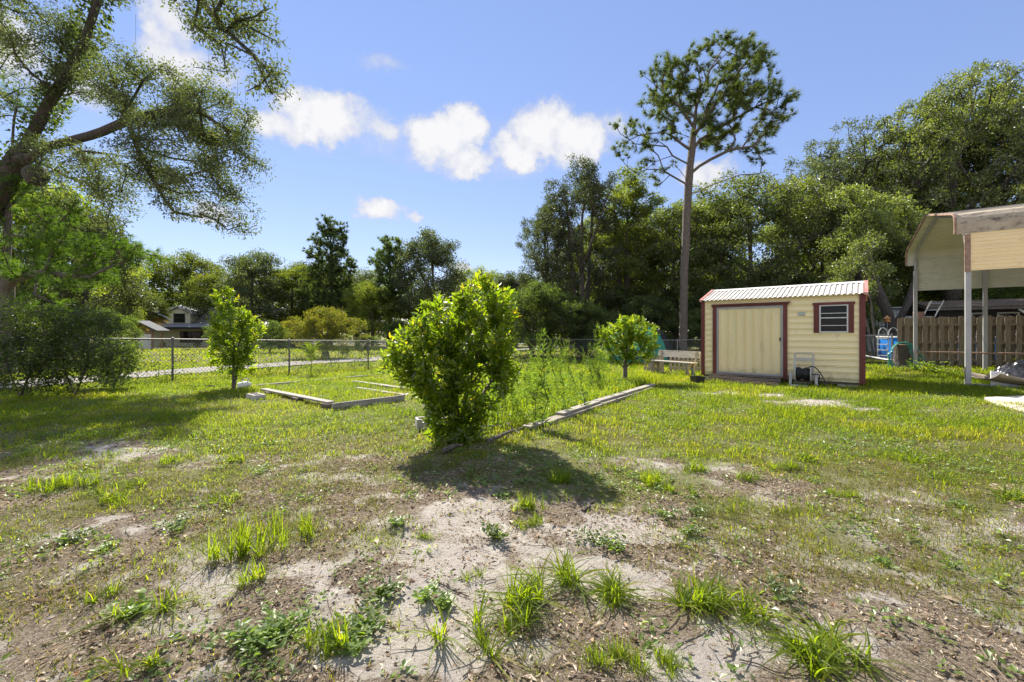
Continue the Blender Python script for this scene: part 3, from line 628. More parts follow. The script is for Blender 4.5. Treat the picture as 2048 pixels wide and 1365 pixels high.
mb = MB(); mb.b2(.28,2.20,-.07,-.001,2.032,2.075); mb.poly([(.26,-.001,2.115),(.26,-.105,2.078),(2.25,-.105,2.078),(2.25,-.001,2.115)], (0,0,.006)); mb.build('door_header', MAROON, shed)
door = None
mb = MB(); prof = []; u = .46
while u < 2.02:
    prof += [(u,-.022),(u+.010,-.045),(u+.022,-.045),(u+.034,-.022),(u+.05,-.022),(u+.060,-.045),(u+.072,-.045),(u+.084,-.022)]
    for k in range(3): prof += [(u+.105+k*.033,-.022),(u+.112+k*.033,-.026),(u+.119+k*.033,-.022)]
    u += .218
prof = [p for p in prof if p[0] < 2.03]+[(2.03,-.022)]
mb.extrude(prof, .11, 1.99, lambda a, p: (p[0], p[1], a)); door = mb.build('door', CREAMDOOR, shed)
for a in ((.41,.46,-.05,-.006,.09,2.02),(2.03,2.078,-.05,-.006,.09,2.02),(.46,2.03,-.05,-.006,1.965,2.02),(.46,2.03,-.05,-.006,.09,.14)):
    MB().b2(*a).build('door_frame', GALV, door, bevel=.003)
mb = MB(); mb.b2(1.995,2.03,-.07,-.037,1.05,1.15); mb.tube([(2.01,-.07,1.13),(2.01,-.10,1.11),(2.01,-.07,1.07)], .008, 6); mb.build('handle', mat('latch', (.12,.12,.12), .5, metal=.6), door)
mb = MB()
for z in (.62, 1.30, 1.93):
    u = .477
    while u < 2.02: mb.lathe([(0,.004),(.006,.003),(.007,0)], 6, (u,-.04,z)); u += .218
mb.build('screw', GALV, door, kind='stuff')
win = thing('window', '', '', (0,0,0)); del win['label'], win['category']; win.parent = shed
W0, W1, WZ0, WZ1 = 2.876, 3.466, 1.283, 1.985
for a in ((W0,W0+.03,WZ0,WZ1),(W1-.03,W1,WZ0,WZ1),(W0+.03,W1-.03,WZ1-.025,WZ1),(W0+.03,W1-.03,WZ0,WZ0+.03)): MB().b2(a[0],a[1],-.035,.03,a[2],a[3]).build('window_frame', ALU, win)
H = WZ1-WZ0
for f, t in ((.30,.016),(.467,.026),(.746,.016)): MB().b2(W0+.03,W1-.03,-.03,.02,WZ1-H*f-t/2,WZ1-H*f+t/2).build('window_bar', ALU, win)
ed = [WZ1-.025, WZ1-H*.30, WZ1-H*.467, WZ1-H*.746, WZ0+.03]
for i, (z1, z0) in enumerate(zip(ed[:-1], ed[1:])):
    yy = -.006 if i > 1 else .008; MB().b2(W0+.03,W1-.03,yy,yy+.004,z0,z1).build('pane', GLASS, win)
MB().b2(2.84,3.50,.10,.12,1.25,2.02).build('unlit_interior_sheet', BLACKF, shed)  # black sheet behind the panes stands in for the shed's unlit inside
for a in ((2.755,2.872),(3.470,3.578)):
    mb = MB(); mb.b2(a[0],a[1],-.03,-.012,1.275,1.985)
    for k in range(3): mb.b2(a[0]+.02+k*.03,a[0]+.035+k*.03,-.036,-.03,1.29,1.97)
    mb.build('shutter', MAROON, shed)
MB().b2(2.735,3.60,-.045,-.012,1.988,2.055).build('window_header', MAROON, shed, bevel=.004)
mb = MB(); mb.b2(2.416,2.574,-.03,-.012,1.73,1.83); mb.b2(2.422,2.568,-.033,-.03,1.745,1.775); pl = mb.build('vent_plate', mat('vent_plate', (.36,.42,.36), .5, (.50,.50,.44), 14), shed, bevel=.003)
# corrugated roof: two slopes, ridge cap, rake trims
def roof_slope(back):
    nU = 33; prof = []
    pitch = (SL+.02)/nU
    for i in range(nU):
        u = -.01+i*pitch
        prof += [(u,0),(u+pitch*.30,0),(u+pitch*.42,.024),(u+pitch*.76,.024),(u+pitch*.88,0)]
    prof.append((SL+.01, 0))
    y0, z0, y1, z1 = (-.13, ZE-.02, SDp/2, ZR) if not back else (SDp+.13, ZE-.02, SDp/2, ZR)
    mb = MB(); mb.extrude(prof, 0, 1, lambda a, p: (p[0], y0+(y1-y0)*a, z0+(z1-z0)*a+p[1]))
    o = mb.build('roof_sheet', ROOFW, shed); m = o.modifiers.new('thick', 'SOLIDIFY'); m.thickness = .006; return o
rs = roof_slope(False); roof_slope(True)
mb = MB()
for k in range(3):
    for i in range(11):
        f = .08+.42*k; u = .1+i*.343; mb.lathe([(0,.012),(.012,.008),(.013,0)], 6, (u, -.13+(SDp/2+.13)*f, ZE-.02+(ZR-ZE+.02)*f+.024))
mb.build('screw', mat('roof_screw', (.20,.17,.15), .6), rs, kind='stuff')
MB().poly([(-.03,SDp/2-.16,ZR-.022),(-.03,SDp/2,ZR+.04),(-.03,SDp/2+.16,ZR-.022),(-.03,SDp/2,ZR+.028)], (SL+.06,0,0)).build('ridge_cap', WHITEP, shed)
for u, mm in ((-.05, PINKTRIM), (SL+.006, PINKTRIM)):
    mb = MB()
    for y0 in (-.14, SDp+.14): mb.beam((u+.02,y0,ZE-.01),(u+.02,SDp/2,ZR+.035), .11, .05, (1,0,0)) if False else mb.poly([(u-.0,y0,ZE-.05),(u,SDp/2,ZR-.01),(u,SDp/2,ZR+.05),(u,y0,ZE+.015)], (.075,0,0))
    mb.build('rake_trim', mm, shed)
for u in (.25, 1.3, 2.5, 3.45):
    for y in (.1, 1.2, 2.3): MB().b2(u-.2,u+.2,y-.1,y+.1,-.24,-.035).build('block_footing', CONCR, shed)
MB().b2(0.02,SL-.02,.03,SDp-.03,-.03,.028).build('floor_skid', DARKWOOD, shed)

ramp = thing('wooden_ramp', 'dark weathered plank ramp leading up to the shed door', 'ramp', SHED_O, SHED_A)
npl = 7
for i in range(npl):
    f0 = i/npl; f1 = (i+1)/npl-.05; st_ = .012*(i % 2); y0 = -.06-1.22*f0; y1 = -.06-1.22*f1; z0 = .07-.17*f0+st_*.5; z1 = .07-.17*f1+st_*.5+.055; j = rnd.uniform(-.02, .02); sk = .0
    mb = MB(); mb.poly([(.40-.05*i*.6+j,y0,z0),(2.09+j,y0-.03*i*.5,z0),(2.09+j,y1-.03*(i+1)*.5,z1),(.40-.05*i*.6+j,y1,z1)], (0,0,-.03)); mb.build('plank', RAMPW, ramp, bevel=.006)
mb = MB()
for u in (.5, 1.3, 2.0): mb.poly([(u,-.08,.02),(u,-1.2,-.14),(u,-1.2,-.2),(u,-.08,-.20)], (.05,0,0))
mb.build('stringer', DARKWOOD, ramp)

# ---------------------------------------------------------------- hose reel cart
hc = thing('hose_reel_cart', 'grey hose reel cart wound with black hose, standing against the shed', 'hose reel', (7.47,10.93,-.075), SHED_A)
mb = MB()
for s in (-1, 1):
    mb.beam((s*.275,-.12,0),(s*.27,.02,.34), .035,.06,(1,0,0)); mb.beam((s*.20,.02,.2),(s*.20,.10,.80), .03,.045,(1,0,0)); mb.beam((s*.285,-.16,.02),(s*.285,.18,.02), .03,.04)
mb.tube([(-.2,.10,.80),(-.14,.105,.82),(.14,.105,.82),(.2,.10,.80)], .017, 8); mb.build('cart_frame', GREYP, hc, bevel=.004)
MB().b2(-.18,.18,.06,.11,.62,.71).build('tray', GREYP, hc, bevel=.006)
for s in (-1, 1):
    mb = MB(); n = 20; pr = [(.03,0),(.20,0),(.205,.012),(.20,.022),(.03,.022)]; vs = []
    for r_, h in pr:
        for k in range(n): a = 2*math.pi*k/n; vs.append((s*.165+(h-.011), -.02+r_*math.cos(a), .30+r_*math.sin(a)))
    mb.add(vs, [(i*n+k, i*n+(k+1)%n, (i+1)*n+(k+1)%n, (i+1)*n+k) for i in range(4) for k in range(n)]); mb.build('reel_flange', GREYP, hc, True)
mb = MB(); p = []
for i in range(24*11+1):
    a = 2*math.pi*i/24; lay = .145+.018*math.sin(i*.013*math.pi); p.append((-.145+.29*(i/(24*11)), -.02+lay*math.cos(a), .30+lay*math.sin(a)))
mb.tube(p, .014, 6); p = [(.05,-.165,.34),(.09,-.16,.44),(.16,-.10,.50),(.26,-.08,.47),(.36,-.10,.34),(.44,-.14,.18),(.50,-.18,.04),(.62,-.2,.015)]
def spline(P, k=6):
    P = [Vector(q) for q in P]; out = []
    for i in range(len(P)-1):
        a, b, c, d = P[max(i-1,0)], P[i], P[i+1], P[min(i+2,len(P)-1)]
        for j in range(k):
            t = j/k; out.append(.5*((2*b)+(c-a)*t+(2*a-5*b+4*c-d)*t*t+(3*b-a-3*c+d)*t**3))
    return out+[P[-1]]
mb.tube(spline(p), .014, 6); mb.build('hose', RUBBER, hc, True)
for s in (-1, 1):
    mb = MB(); vs = []; n = 18
    for r_, h in ((.02,-.02),(.10,-.02),(.115,-.012),(.115,.012),(.10,.02),(.02,.02)):
        for k in range(n): a = 2*math.pi*k/n; vs.append((s*.31+h, .12+r_*math.cos(a), .115+r_*math.sin(a)))
    mb.add(vs, [(i*n+k, i*n+(k+1)%n, (i+1)*n+(k+1)%n, (i+1)*n+k) for i in range(5) for k in range(n)]); mb.build('wheel', BLACKP, hc, True)
mb = MB(); mb.tube([(.18,-.02,.30),(.33,-.02,.30)], .012, 6); mb.tube([(.33,-.02,.30),(.34,-.04,.20),(.40,-.05,.19)], .014, 6); mb.build('crank_handle', BLACKP, hc)
g = gp(1608, 773); pv = MB().box((0,0,.02), (.36,.26,.05)).build('paving_slab', CONCR, bevel=.008); pv.location = (7.2,10.72,-.085); pv.rotation_euler.z = SHED_A; tag(pv, 'small pale concrete slab under the hose reel cart', 'paving slab')

# ---------------------------------------------------------------- carport
CP = Vector((11.18, 10.46, 0)); CA = math.atan2(-.562, .828); CWd, CL = 5.82, 7.4
cpt = thing('metal_carport', 'tall open metal carport with cream side sheets and steel posts', 'carport', CP, CA)
CARIN = mat('sheet_underside', (.50,.50,.41), .5, (.58,.57,.48), 5)
CAROUT = mat('cream_sheet', (.90,.72,.40), .45, (.84,.66,.36), 4, (1,1,1), 1, c3=(.52,.40,.24), s3=2.5, t3=(.6,.8))
CARROOF = mat('mouldy_sheet', (.46,.39,.28), .7, (.36,.30,.22), 5, (.6,1,1), 1, c3=(.10,.085,.06), s3=7, t3=(.50,.66))
def ribbed(path, step=.21):
    P = [Vector((0,)+p) for p in path]; out = [P[0]]
    for a, b in zip(P[:-1], P[1:]):
        L = (b-a).length; n = max(1, round(L/step)); t = (b-a).normalized(); nn = Vector((0,-t.z,t.y))
        for i in range(n):
            q = a+(b-a)*(i+.5)/n
            if L > .3: out += [q-t*.03, q-t*.012+nn*.016, q+t*.012+nn*.016, q+t*.03]
        out.append(b)
    return [(q.y, q.z) for q in out]
half = [(-.07,3.70),(-.085,3.95),(-.06,4.09),(.02,4.19),(.16,4.25),(2.91,4.86)]
def roof_part(prof, name):
    mb = MB(); mb.extrude(prof, -.22, CL+.2, lambda a, p: (a, p[0], p[1])); o = mb.build(name, [CARIN, CARROOF], cpt)
    m = o.modifiers.new('thick', 'SOLIDIFY'); m.thickness = .012; m.material_offset = 1; m.offset = 0; return o
pr = ribbed(half); roof_part(pr, 'roof_sheet'); roof_part([(CWd-y, z) for y, z in pr][::-1], 'roof_sheet')
for side in (0, 1):
    for i in range(4):
        z0 = 2.79+.285*i; z1 = z0+.282; prof = [(0,z0)]
        for k in range(3): q = z0+.03+k*.09; prof += [(0,q),(-.012,q+.012),(-.012,q+.022),(0,q+.034)]
        prof.append((0,z1)); y0 = -.054-.003*(i % 2) if side == 0 else CWd+.054+.003*(i % 2); sg = 1 if side == 0 else -1
        mb = MB(); pp = prof if side == 0 else prof[::-1]
        mb.extrude(pp, .02, CL, lambda a, p: (a, y0+sg*p[0], p[1])); o = mb.build('side_panel', [CARIN, CAROUT], cpt); m = o.modifiers.new('thick', 'SOLIDIFY'); m.thickness = .006; m.material_offset = 1; m.offset = 0
xs = [0, 1.72, 3.6, 5.5, 7.3]
for i, x in enumerate(xs):
    for y in (0, CWd):
        MB().b2(x-.05,x+.05,y-.05,y+.05,.02,3.5).build('post', GALV, cpt, bevel=.006)
    path = [(x,0,3.5),(x,.03,3.85),(x,.22,4.13),(x,.6,4.27),(x,2.91,4.77)]
    path += [(x,CWd-p[1],p[2]) for p in path[-2::-1]]
    mb = MB(); mb.tube(path, .042, 6); mb.build('roof_bow', GALV, cpt)
MB().b2(-.06,CL,-.045,.045,-.10,.035).build('base_rail', GALV, cpt); MB().b2(-.06,CL,CWd-.045,CWd+.045,-.06,.035).build('base_rail', GALV, cpt)
MB().tube([(0,CWd-.07,.60),(CL,CWd-.07,.62)], .03, 8).build('pipe_rail', RUST, cpt, True)
MB().b2(-.075,.03,-.09,-.061,2.76,3.68).build('corner_trim', RUST, cpt)
for y0, sg in ((0,1),(CWd,-1)):
    mb = MB(); P = [(-.235, y0+sg*a, b+.012) for a, b in half]
    for a, b in zip(P[:-1], P[1:]): mb.beam(a, b, .05, .05, (1,0,0))
    mb.build('end_trim', RUST, cpt)
mb = MB(); mb.beam((0,.0,3.05),(0,.42,4.05),.04,.04,(1,0,0)); mb.build('knee_brace', GALV, cpt)

# ---------------------------------------------------------------- wooden privacy fence behind the carport
FO = Vector((15.2, 16.85, -.03)); FA = math.atan2(-.53, .85)
fen = thing('wood_fence', 'weathered shadowbox plank fence behind the carport', 'fence', FO, FA)
pk = []
for k in range(3):
    h = 1.91+.02*k; w2 = .07
    pk.append(MB().poly([(-w2,0,0),(w2,0,0),(w2,0,h-.04),(w2-.03,0,h),(-w2+.03,0,h),(-w2,0,h-.04)], (0,.018,0)).mesh('picket'))
    pk[-1].materials.append(PICKET)
for i in range(62):
    o = bpy.data.objects.new('picket', pk[i % 3]); COL.objects.link(o); o.parent = fen
    o.location = (.07+i*.122+rnd.uniform(-.008,.008), -.062 if i % 2 == 0 else .045, rnd.uniform(-.03,.0)); o.rotation_euler = (0, rnd.uniform(-.012,.012), 0)
for z in (.28, .95, 1.62): MB().b2(.02,7.6,-.04,.04,z-.045,z+.045).build('rail', PICKET, fen)
for i in range(4): MB().b2(.03+i*2.44,.13+i*2.44,-.043,.043,0,1.75).build('post', PICKET, fen)

# ---------------------------------------------------------------- chain link fences
STEEL = mat('chain_link_steel', (.30,.31,.31), .45, (.22,.22,.21), 8, metal=.7)
OLDPOST = mat('dull_fence_post', (.13,.125,.11), .6, (.20,.19,.17), 6, metal=.3)
def chain_fence(label, posts, Hf=1.2, pitch=.10, pm=STEEL, rw=.0026):
    o = thing('chain_link_fence', label, 'fence', (posts[0].x, posts[0].y, posts[0].z)); org = Vector(o.location)
    for p in posts:
        mb = MB(); mb.tube([p-org+Vector((0,0,-.1)), p-org+Vector((0,0,Hf+.03))], .028, 8); mb.lathe([(.034,0),(.03,.03),(.0,.045)], 8, p-org+Vector((0,0,Hf+.02))); mb.build('post', pm, o, True)
    for a, b in zip(posts[:-1], posts[1:]):
        MB().tube([a-org+Vector((0,0,Hf)), b-org+Vector((0,0,Hf))], .019, 6).build('top_rail', pm, o, True)
        mb = MB(); d = b-a; L = math.hypot(d.x, d.y); t = d/L; h0 = .04; h1 = Hf-.02; hh = h1-h0
        off = Vector((-t.y, t.x, 0)).normalized()*.034; base = a-org+off
        n = int((L+hh)/pitch)+1
        for sgn in (1, -1):
            for i in range(n):
                s0 = i*pitch-(hh if sgn > 0 else 0); s1 = s0+hh*sgn if sgn > 0 else s0-hh
                z0, z1 = h0, h1
                if s0 < 0: z0 += -s0 if sgn > 0 else 0; s0 = 0 if sgn > 0 else s0
                lo, hi = (s0, s1)
                if sgn > 0 and hi > L: z1 -= hi-L; hi = L
                if sgn < 0:
                    if lo > L: z0 += lo-L; lo = L
                    if hi < 0: z1 -= -hi; hi = 0
                if z1-z0 < .02: continue
                mb.tube([base+t*lo+Vector((0,0,z0)), base+t*hi+Vector((0,0,z1))], rw, 3, False)
        mb.build('wire_mesh', STEEL, o, kind='stuff')
        MB().tube([base+Vector((0,0,.05)), base+d+Vector((0,0,.05))], .003, 3).build('tension_wire', STEEL, o)
    return o
def gpt(x, y): return Vector((x, y, gzf(x, y)))
LF = [gpt(-9.63+1.80*(i-1), 12.1+2.89*(i-1)) for i in range(-1, 7)]
chain_fence('long chain link fence along the left side of the yard by the gravel lane', LF[:7], pm=OLDPOST, rw=.0042)
BF = [gpt(-1.0+.85*3.55*i, 26.4-.53*3.55*i) for i in range(0, 6)]
chain_fence('chain link fence across the back of the yard behind the bench and shed', [LF[6]]+BF[1:5]+[gpt(15.1, 16.95)], rw=.003)

# ---------------------------------------------------------------- pool, tarp, stump with hose
pool = thing('swimming_pool', 'round above ground pool with bright blue wall, behind the chain link fence', 'pool', (18.7,18.9,-.05))
PBLUE = mat('blue_pool_wall', (.01,.16,.55), .4, (.02,.22,.66), 3)
n = 48; mb = MB(); mb.lathe([(1.95,0),(1.9,.05),(1.9,1.16)], n); mb.build('pool_wall', PBLUE, pool, True)
mb = MB(); mb.lathe([(1.80,1.14),(1.80,1.19),(1.97,1.19),(1.97,1.14),(1.80,1.14)], n); mb.build('pool_rim', WHITEP, pool)
MB().lathe([(0,1.0),(1.89,1.0)], n).build('water', mat('pool_water', (.05,.30,.40), .05), pool)
for k in range(14):
    a = 2*math.pi*k/14; mb = MB(); mb.box((1.925*math.cos(a),1.925*math.sin(a),.6), (.03,.07,1.2), Matrix.Rotation(a,3,'Z')); mb.build('upright', PBLUE, pool)
lad = thing('pool_ladder', 'grey pool ladder with hooped handrails over the blue pool wall', 'ladder', (16.72,18.95,1.12), -1.4)
for s in (-.22, .22): MB().tube(spline([(s,-.32,-1.1),(s,-.25,.1),(s,-.15,.33),(s,0,.40),(s,.15,.33),(s,.25,.1),(s,.3,-.5)]), .02, 6).build('handrail', GALV, lad, True)
for z in (-.85,-.6,-.35,-.1): MB().b2(-.22,.22,-.34,-.24,z,z+.03).build('step', GREYP, lad)
def crumple(name, m, nx_, ny_, sx, sy, hfun, parent=None):
    mb = MB(); vs = []
    for j in range(ny_+1):
        for i in range(nx_+1):
            u, v = i/nx_, j/ny_; vs.append(((u-.5)*sx, (v-.5)*sy, hfun(u, v)))
    mb.add(vs, [(j*(nx_+1)+i, j*(nx_+1)+i+1, (j+1)*(nx_+1)+i+1, (j+1)*(nx_+1)+i) for j in range(ny_) for i in range(nx_)])
    o = mb.build(name, m, parent, True); md = o.modifiers.new('thick', 'SOLIDIFY'); md.thickness = .006; return o
tp = crumple('tarpaulin', WHITEP, 26, 14, 2.3, 1.4, lambda u, v: .12+.42*(1-u)**1.4+.05*math.sin(u*19+v*5)*math.sin(v*13)+.04*float(fbm(u*9, v*7, 5)))
tp.location = (15.45,18.2,-.06); tp.rotation_euler.z = FA; tag(tp, 'white tarpaulin sheet heaped on the ground behind the chain link fence', 'tarpaulin')
st = thing('tree_stump', 'dark brown cut tree stump beside the carport post with a hose draped over it', 'stump', (14.42,15.78,-.02))
mb = MB(); mb.lathe([(.33,-.05),(.27,.08),(.235,.3),(.225,.62),(.23,.86)], 18); mb.build('trunk', BARK, st, True)
MB().lathe([(.23,.86),(.22,.868),(0,.862)], 18).build('cut_top', mat('cut_wood', (.20,.12,.07), .9, (.30,.20,.13), 14), st)
mb = MB()
for k in range(7):
    a0 = rnd.uniform(0, .5); w_ = .34+.025*k; dz = .38+.045*k; P = []
    for i in range(28):
        a = 2*math.pi*i/28; c = math.cos(a); s = math.sin(a)
        x = w_*s*(.8+.2*(c < 0)); z = .93-dz/1.0+dz*c-.0*k; y = -.27-.02*k+.16*max(0, c)-.02*rnd.random()
        z = .93+.02*rnd.random() if c > .93 else z
        P.append((x+rnd.gauss(0,.012)+.02*(k-3), y, max(.02, .52+.44*c-.05*k*(c < 0)*-c)+rnd.gauss(0,.008)))
    mb.tube(spline(P+[P[0]], 3)[:-1], .0125, 6, closed=True)
P = [(-.3,-.3,.3),(-.42,-.34,.16),(-.38,-.38,.03),(-.1,-.45,.012),(.15,-.42,.012)]; mb.tube(spline(P), .0125, 6)
gh = mb.build('garden_hose', GREENHOSE, None, True); gh.location = st.location; gh.rotation_euler.z = -.6; tag(gh, 'coiled green garden hose hanging in loops over the dark stump', 'hose')

# ---------------------------------------------------------------- things beyond the wooden fence
hs = thing('dark_house', 'low dark house with shallow brown roof behind the wooden fence', 'house', (21.2,20.9,0), CA)
DARKWALL = mat('dark_siding', (.045,.038,.036), .8, (.065,.055,.05), 6); BROWNROOF = mat('brown_shingle', (.075,.055,.042), .9, (.17,.135,.105), 14, (1,4,1), 1, .02, 20)
MB().b2(-.2,11,0,6,0,2.36).build('wall', DARKWALL, hs)
mb = MB(); mb.poly([(-.7,-.95,2.36),(-.7,3,2.86),(-.7,6.9,2.36),(-.7,6.9,2.48),(-.7,3,3.0),(-.7,-.95,2.50)], (12.4,0,0)); rf = mb.build('roof', BROWNROOF, hs)
for i in range(9):
    f = i/9; mb = MB(); mb.poly([(-.72,-.98+3.98*f,2.505+.50*f),(-.72,-.98+3.98*(f+.115),2.505+.50*(f+.115)+.004),(-.72,-.98+3.98*(f+.115),2.525+.50*(f+.115)),(-.72,-.98+3.98*f,2.54+.50*f)], (12.44,0,0)); mb.build('shingle_course', BROWNROOF, rf)
for x, w_ in ((.9,.55),(1.75,.7),(3.4,.6),(6.2,.9)):
    wf = MB().b2(x,x+w_,-.03,-.002,1.2,2.25).build('window', WHITEP, hs); MB().b2(x+.06,x+w_-.06,-.036,-.031,1.26,1.70).build('pane', GLASS, wf); MB().b2(x+.06,x+w_-.06,-.036,-.031,1.75,2.19).build('pane', GLASS, wf)
for x in (2.75, 5.4): MB().b2(x,x+.12,-.85,-.73,0,2.40).build('porch_post', WHITEP, hs); MB().beam((x+.02,-.79,1.85),(x-.55,-.79,2.36),.08,.08).build('brace', WHITEP, hs)
MB().b2(8,8.6,2,2.6,2.5,3.7).build('chimney', mat('brick_chimney', (.16,.09,.07), .9, (.24,.15,.12), 12), hs)
wb = thing('white_outbuilding', 'white metal sided outbuilding under the trees between shed and carport', 'outbuilding', (24.2,30.3,0), -.35)
WSID = mat('white_siding', (.55,.57,.58), .6, (.48,.50,.50), 4)
mb = MB(); mb.b2(-1.5,6,0,5,0,2.95)
for i in range(38): mb.b2(-1.5+i*.2,-1.46+i*.2,-.03,0,1.55,2.95)
mb.build('wall', WSID, wb); mb = MB(); mb.b2(-1.8,6.3,-.4,2.5,3.0,3.08); mb.b2(-1.8,6.3,2.6,5.4,3.0,3.08); mb.build('roof', GALV, wb); MB().b2(-1.5,6,-.05,-.001,1.42,1.52).build('band', WHITEP, wb)
pp = MB().b2(-.13,.13,-.13,.13,0,2.18).build('wooden_post', mat('brown_post', (.17,.085,.055), .8, (.25,.14,.10), 7)); pp.location = (17.25,18.1,0); tag(pp, 'square brown wooden post rising above the fence beside the carport', 'post')
la = thing('ladder', 'grey extension ladder leaning against the dark house roof edge', 'ladder', (18.35,19.3,0), CA)
for s in (-.2, .2): MB().beam((s-.45,0,0),(s+.75,.5,2.75),.04,.06,(0,1,0)).build('rail', GREYP, la)
for i in range(9): f = (i+.7)/9.6; MB().tube([(-.2-.45+1.2*f,.5*f,2.9*f),(.2-.45+1.2*f,.5*f,2.9*f)], .018, 6).build('rung', GALV, la)
bf = thing('bird_feeder', 'small orange brown bird feeder on a thin pole by the leaning trunk', 'bird feeder', (19.0,21.6,0))
MB().tube([(0,0,0),(0,0,1.85)], .015, 6).build('pole', GALV, bf); mb = MB(); mb.b2(-.11,.11,-.11,.11,1.85,1.88); mb.b2(-.08,.08,-.08,.08,1.88,2.02); mb.build('tray', mat('copper_box', (.55,.25,.08), .6, (.45,.2,.07), 9), bf)
mb = MB(); mb.lathe([(.22,2.02),(0,2.17)], 4); mb.build('feeder_roof', mat('copper_roof', (.42,.20,.08), .5, (.5,.28,.12), 9), bf)

# ---------------------------------------------------------------- tan trough with black sheeting
tr = crumple('tan_trough', mat('tan_plastic', (.36,.29,.20), .7, (.46,.39,.29), 5), 22, 10, 2.5, .95, lambda u, v: .06+.62*(max(0, u-.42)/.58)**1.7+.14*(max(0, .25-u)/.25)**1.5+.16*abs(2*v-1)**3+.015*math.sin(u*11))
tr.location = (12.55,10.15,-.02); tr.rotation_euler.z = -.12; tag(tr, 'curved tan plastic trough lying beside the front carport post', 'trough')
wp = MB().poly([(-.28,0,0),(.26,0,0),(.02,0,.36),(-.2,0,.40)], (0,.03,0)).build('broken_board', WHITEP); wp.location = (11.72,10.12,-.02); wp.rotation_euler = (R(-18),0,-.25); tag(wp, 'broken white board leaning at the end of the tan trough', 'board')
def rumple(u, v):
    e = math.sin(math.pi*u)**.6*math.sin(math.pi*v)**.6; return .05+e*(.26+.26*float(fbm(u*7, v*6, 3))+.14*(1-abs(2*float(vnoise(u*11, v*9, 8))-1)))
BAG = mat('black_polythene', (.018,.018,.02), .22, (.05,.05,.055), 16, spec=.6)
bg = crumple('black_sheeting', BAG, 60, 40, 1.5, .8, rumple); bg.location = (12.45,10.2,.10); bg.rotation_euler.z = -.12; tag(bg, 'crumpled heap of black plastic sheeting piled in the tan trough', 'plastic sheeting')

# ---------------------------------------------------------------- concrete slab at the right edge
c0 = Vector((9.06,8.3,0)); a_ = Vector((.98,.2,0)); b_ = Vector((-.5,-.866,0)).normalized()
SLABM = mat('cream_slab', (.52,.45,.36), .9, (.62,.55,.46), 7, (1,1,1), 1, .006, 30, c3=(.34,.28,.22), s3=3, t3=(.58,.72))
sl_ = thing('concrete_slab', 'pale cracked concrete slab in the grass at the right edge', 'slab', c0)
for i in range(3):
    for j in range(3):
        q = [a_*(i*1.5+.01)+b_*(j*1.3+.01), a_*(i*1.5+1.49)+b_*(j*1.3+.01), a_*(i*1.5+1.49)+b_*(j*1.3+1.29), a_*(i*1.5+.01)+b_*(j*1.3+1.29)]
        if i == 0 and j == 0: q = [a_*.16+b_*.03, q[1], q[2], a_*.02+b_*1.29, a_*-.02+b_*.5, a_*.08+b_*.22]
        pts = [p+Vector((0,0,-.07)) for p in q]
        zz = float(gzb(c0.x, c0.y)); MB().poly([(p.x,p.y,-.06+zz) for p in pts], (0,0,.115+rnd.uniform(-.006,.006))).build('paver', SLABM, sl_, bevel=.012)

# ---------------------------------------------------------------- bench, pallet, pot
bn = thing('garden_bench', 'bleached grey plank bench with sloping backrest, left of the shed', 'bench', (5.52,14.72,-.17), math.atan2(-.866,.5))
MB().b2(-.86,.86,-.17,.02,.43,.47).build('seat_plank', GREYWOOD, bn, bevel=.004); MB().b2(-.86,.86,.03,.22,.43,.47).build('seat_plank', GREYWOOD, bn, bevel=.004)
MB().poly([(-.86,.27,.60),(.86,.27,.60),(.86,.33,.83),(-.86,.33,.83)], (0,.035,0)).build('backrest', GREYWOOD, bn)
for x in (-.72, .72):
    for y in (-.13, .16): MB().b2(x-.045,x+.045,y-.045,y+.045,0,.428).build('leg', OLDWOOD, bn)
    MB().poly([(x-.02,.21,.36),(x-.02,.265,.36),(x-.02,.36,.84),(x-.02,.31,.84)], (.04,0,0)).build('back_support', OLDWOOD, bn); MB().b2(x-.02,x+.02,-.17,.24,.35,.42).build('cross_rail', OLDWOOD, bn)
pal = thing('wooden_pallet', 'pale wooden pallet standing on edge behind the bench', 'pallet', (6.62,16.3,-.2), math.atan2(-.35,.93))
for i in range(8): MB().b2(-.56+i*.15,-.47+i*.15,-.012,.008,.0,.74+.015*(i % 2)).build('slat', GREYWOOD, pal)
for z in (.12,.40,.66): MB().b2(-.6,.62,.01,.09,z-.035,z+.035).build('rail', OLDWOOD, pal)
p2_ = thing('wooden_crate', 'slatted pale wooden crate behind the left end of the bench', 'crate', (5.35,16.1,-.2), -.3)
for i in range(5): MB().b2(-.35+i*.15,-.25+i*.15,-.25,-.232,.0,.62).build('slat', GREYWOOD, p2_)
for i in range(5): MB().b2(-.35+i*.15,-.25+i*.15,.232,.25,.0,.62).build('slat', GREYWOOD, p2_)
for y in (-.22,.2): MB().b2(-.36,.36,y,y+.03,.1,.18).build('rail', OLDWOOD, p2_); MB().b2(-.36,.36,y,y+.03,.46,.54).build('rail', OLDWOOD, p2_)
p = gp(1395, 767); pot = MB(); pot.poly([(-.13,-.13,.19),(.13,-.13,.19),(.13,.13,.19),(.13-.0,.13,.19),(-.13,.13,.19)], (0,0,.0)) if False else None
mb = MB(); s0, s1 = .115, .14
for (x0, y0, x1, y1) in ((-1,-1,1,-1),(1,-1,1,1),(1,1,-1,1),(-1,1,-1,-1)):
    mb.add([(x0*s0,y0*s0,0),(x1*s0,y1*s0,0),(x1*s1,y1*s1,.19),(x0*s1,y0*s1,.19),(x0*s0*.9,y0*s0*.9,0.01),(x1*s0*.9,y1*s0*.9,0.01),(x1*s1*.9,y1*s1*.9,.19),(x0*s1*.9,y0*s1*.9,.19)], [(0,1,2,3),(5,4,7,6),(3,2,6,7)])
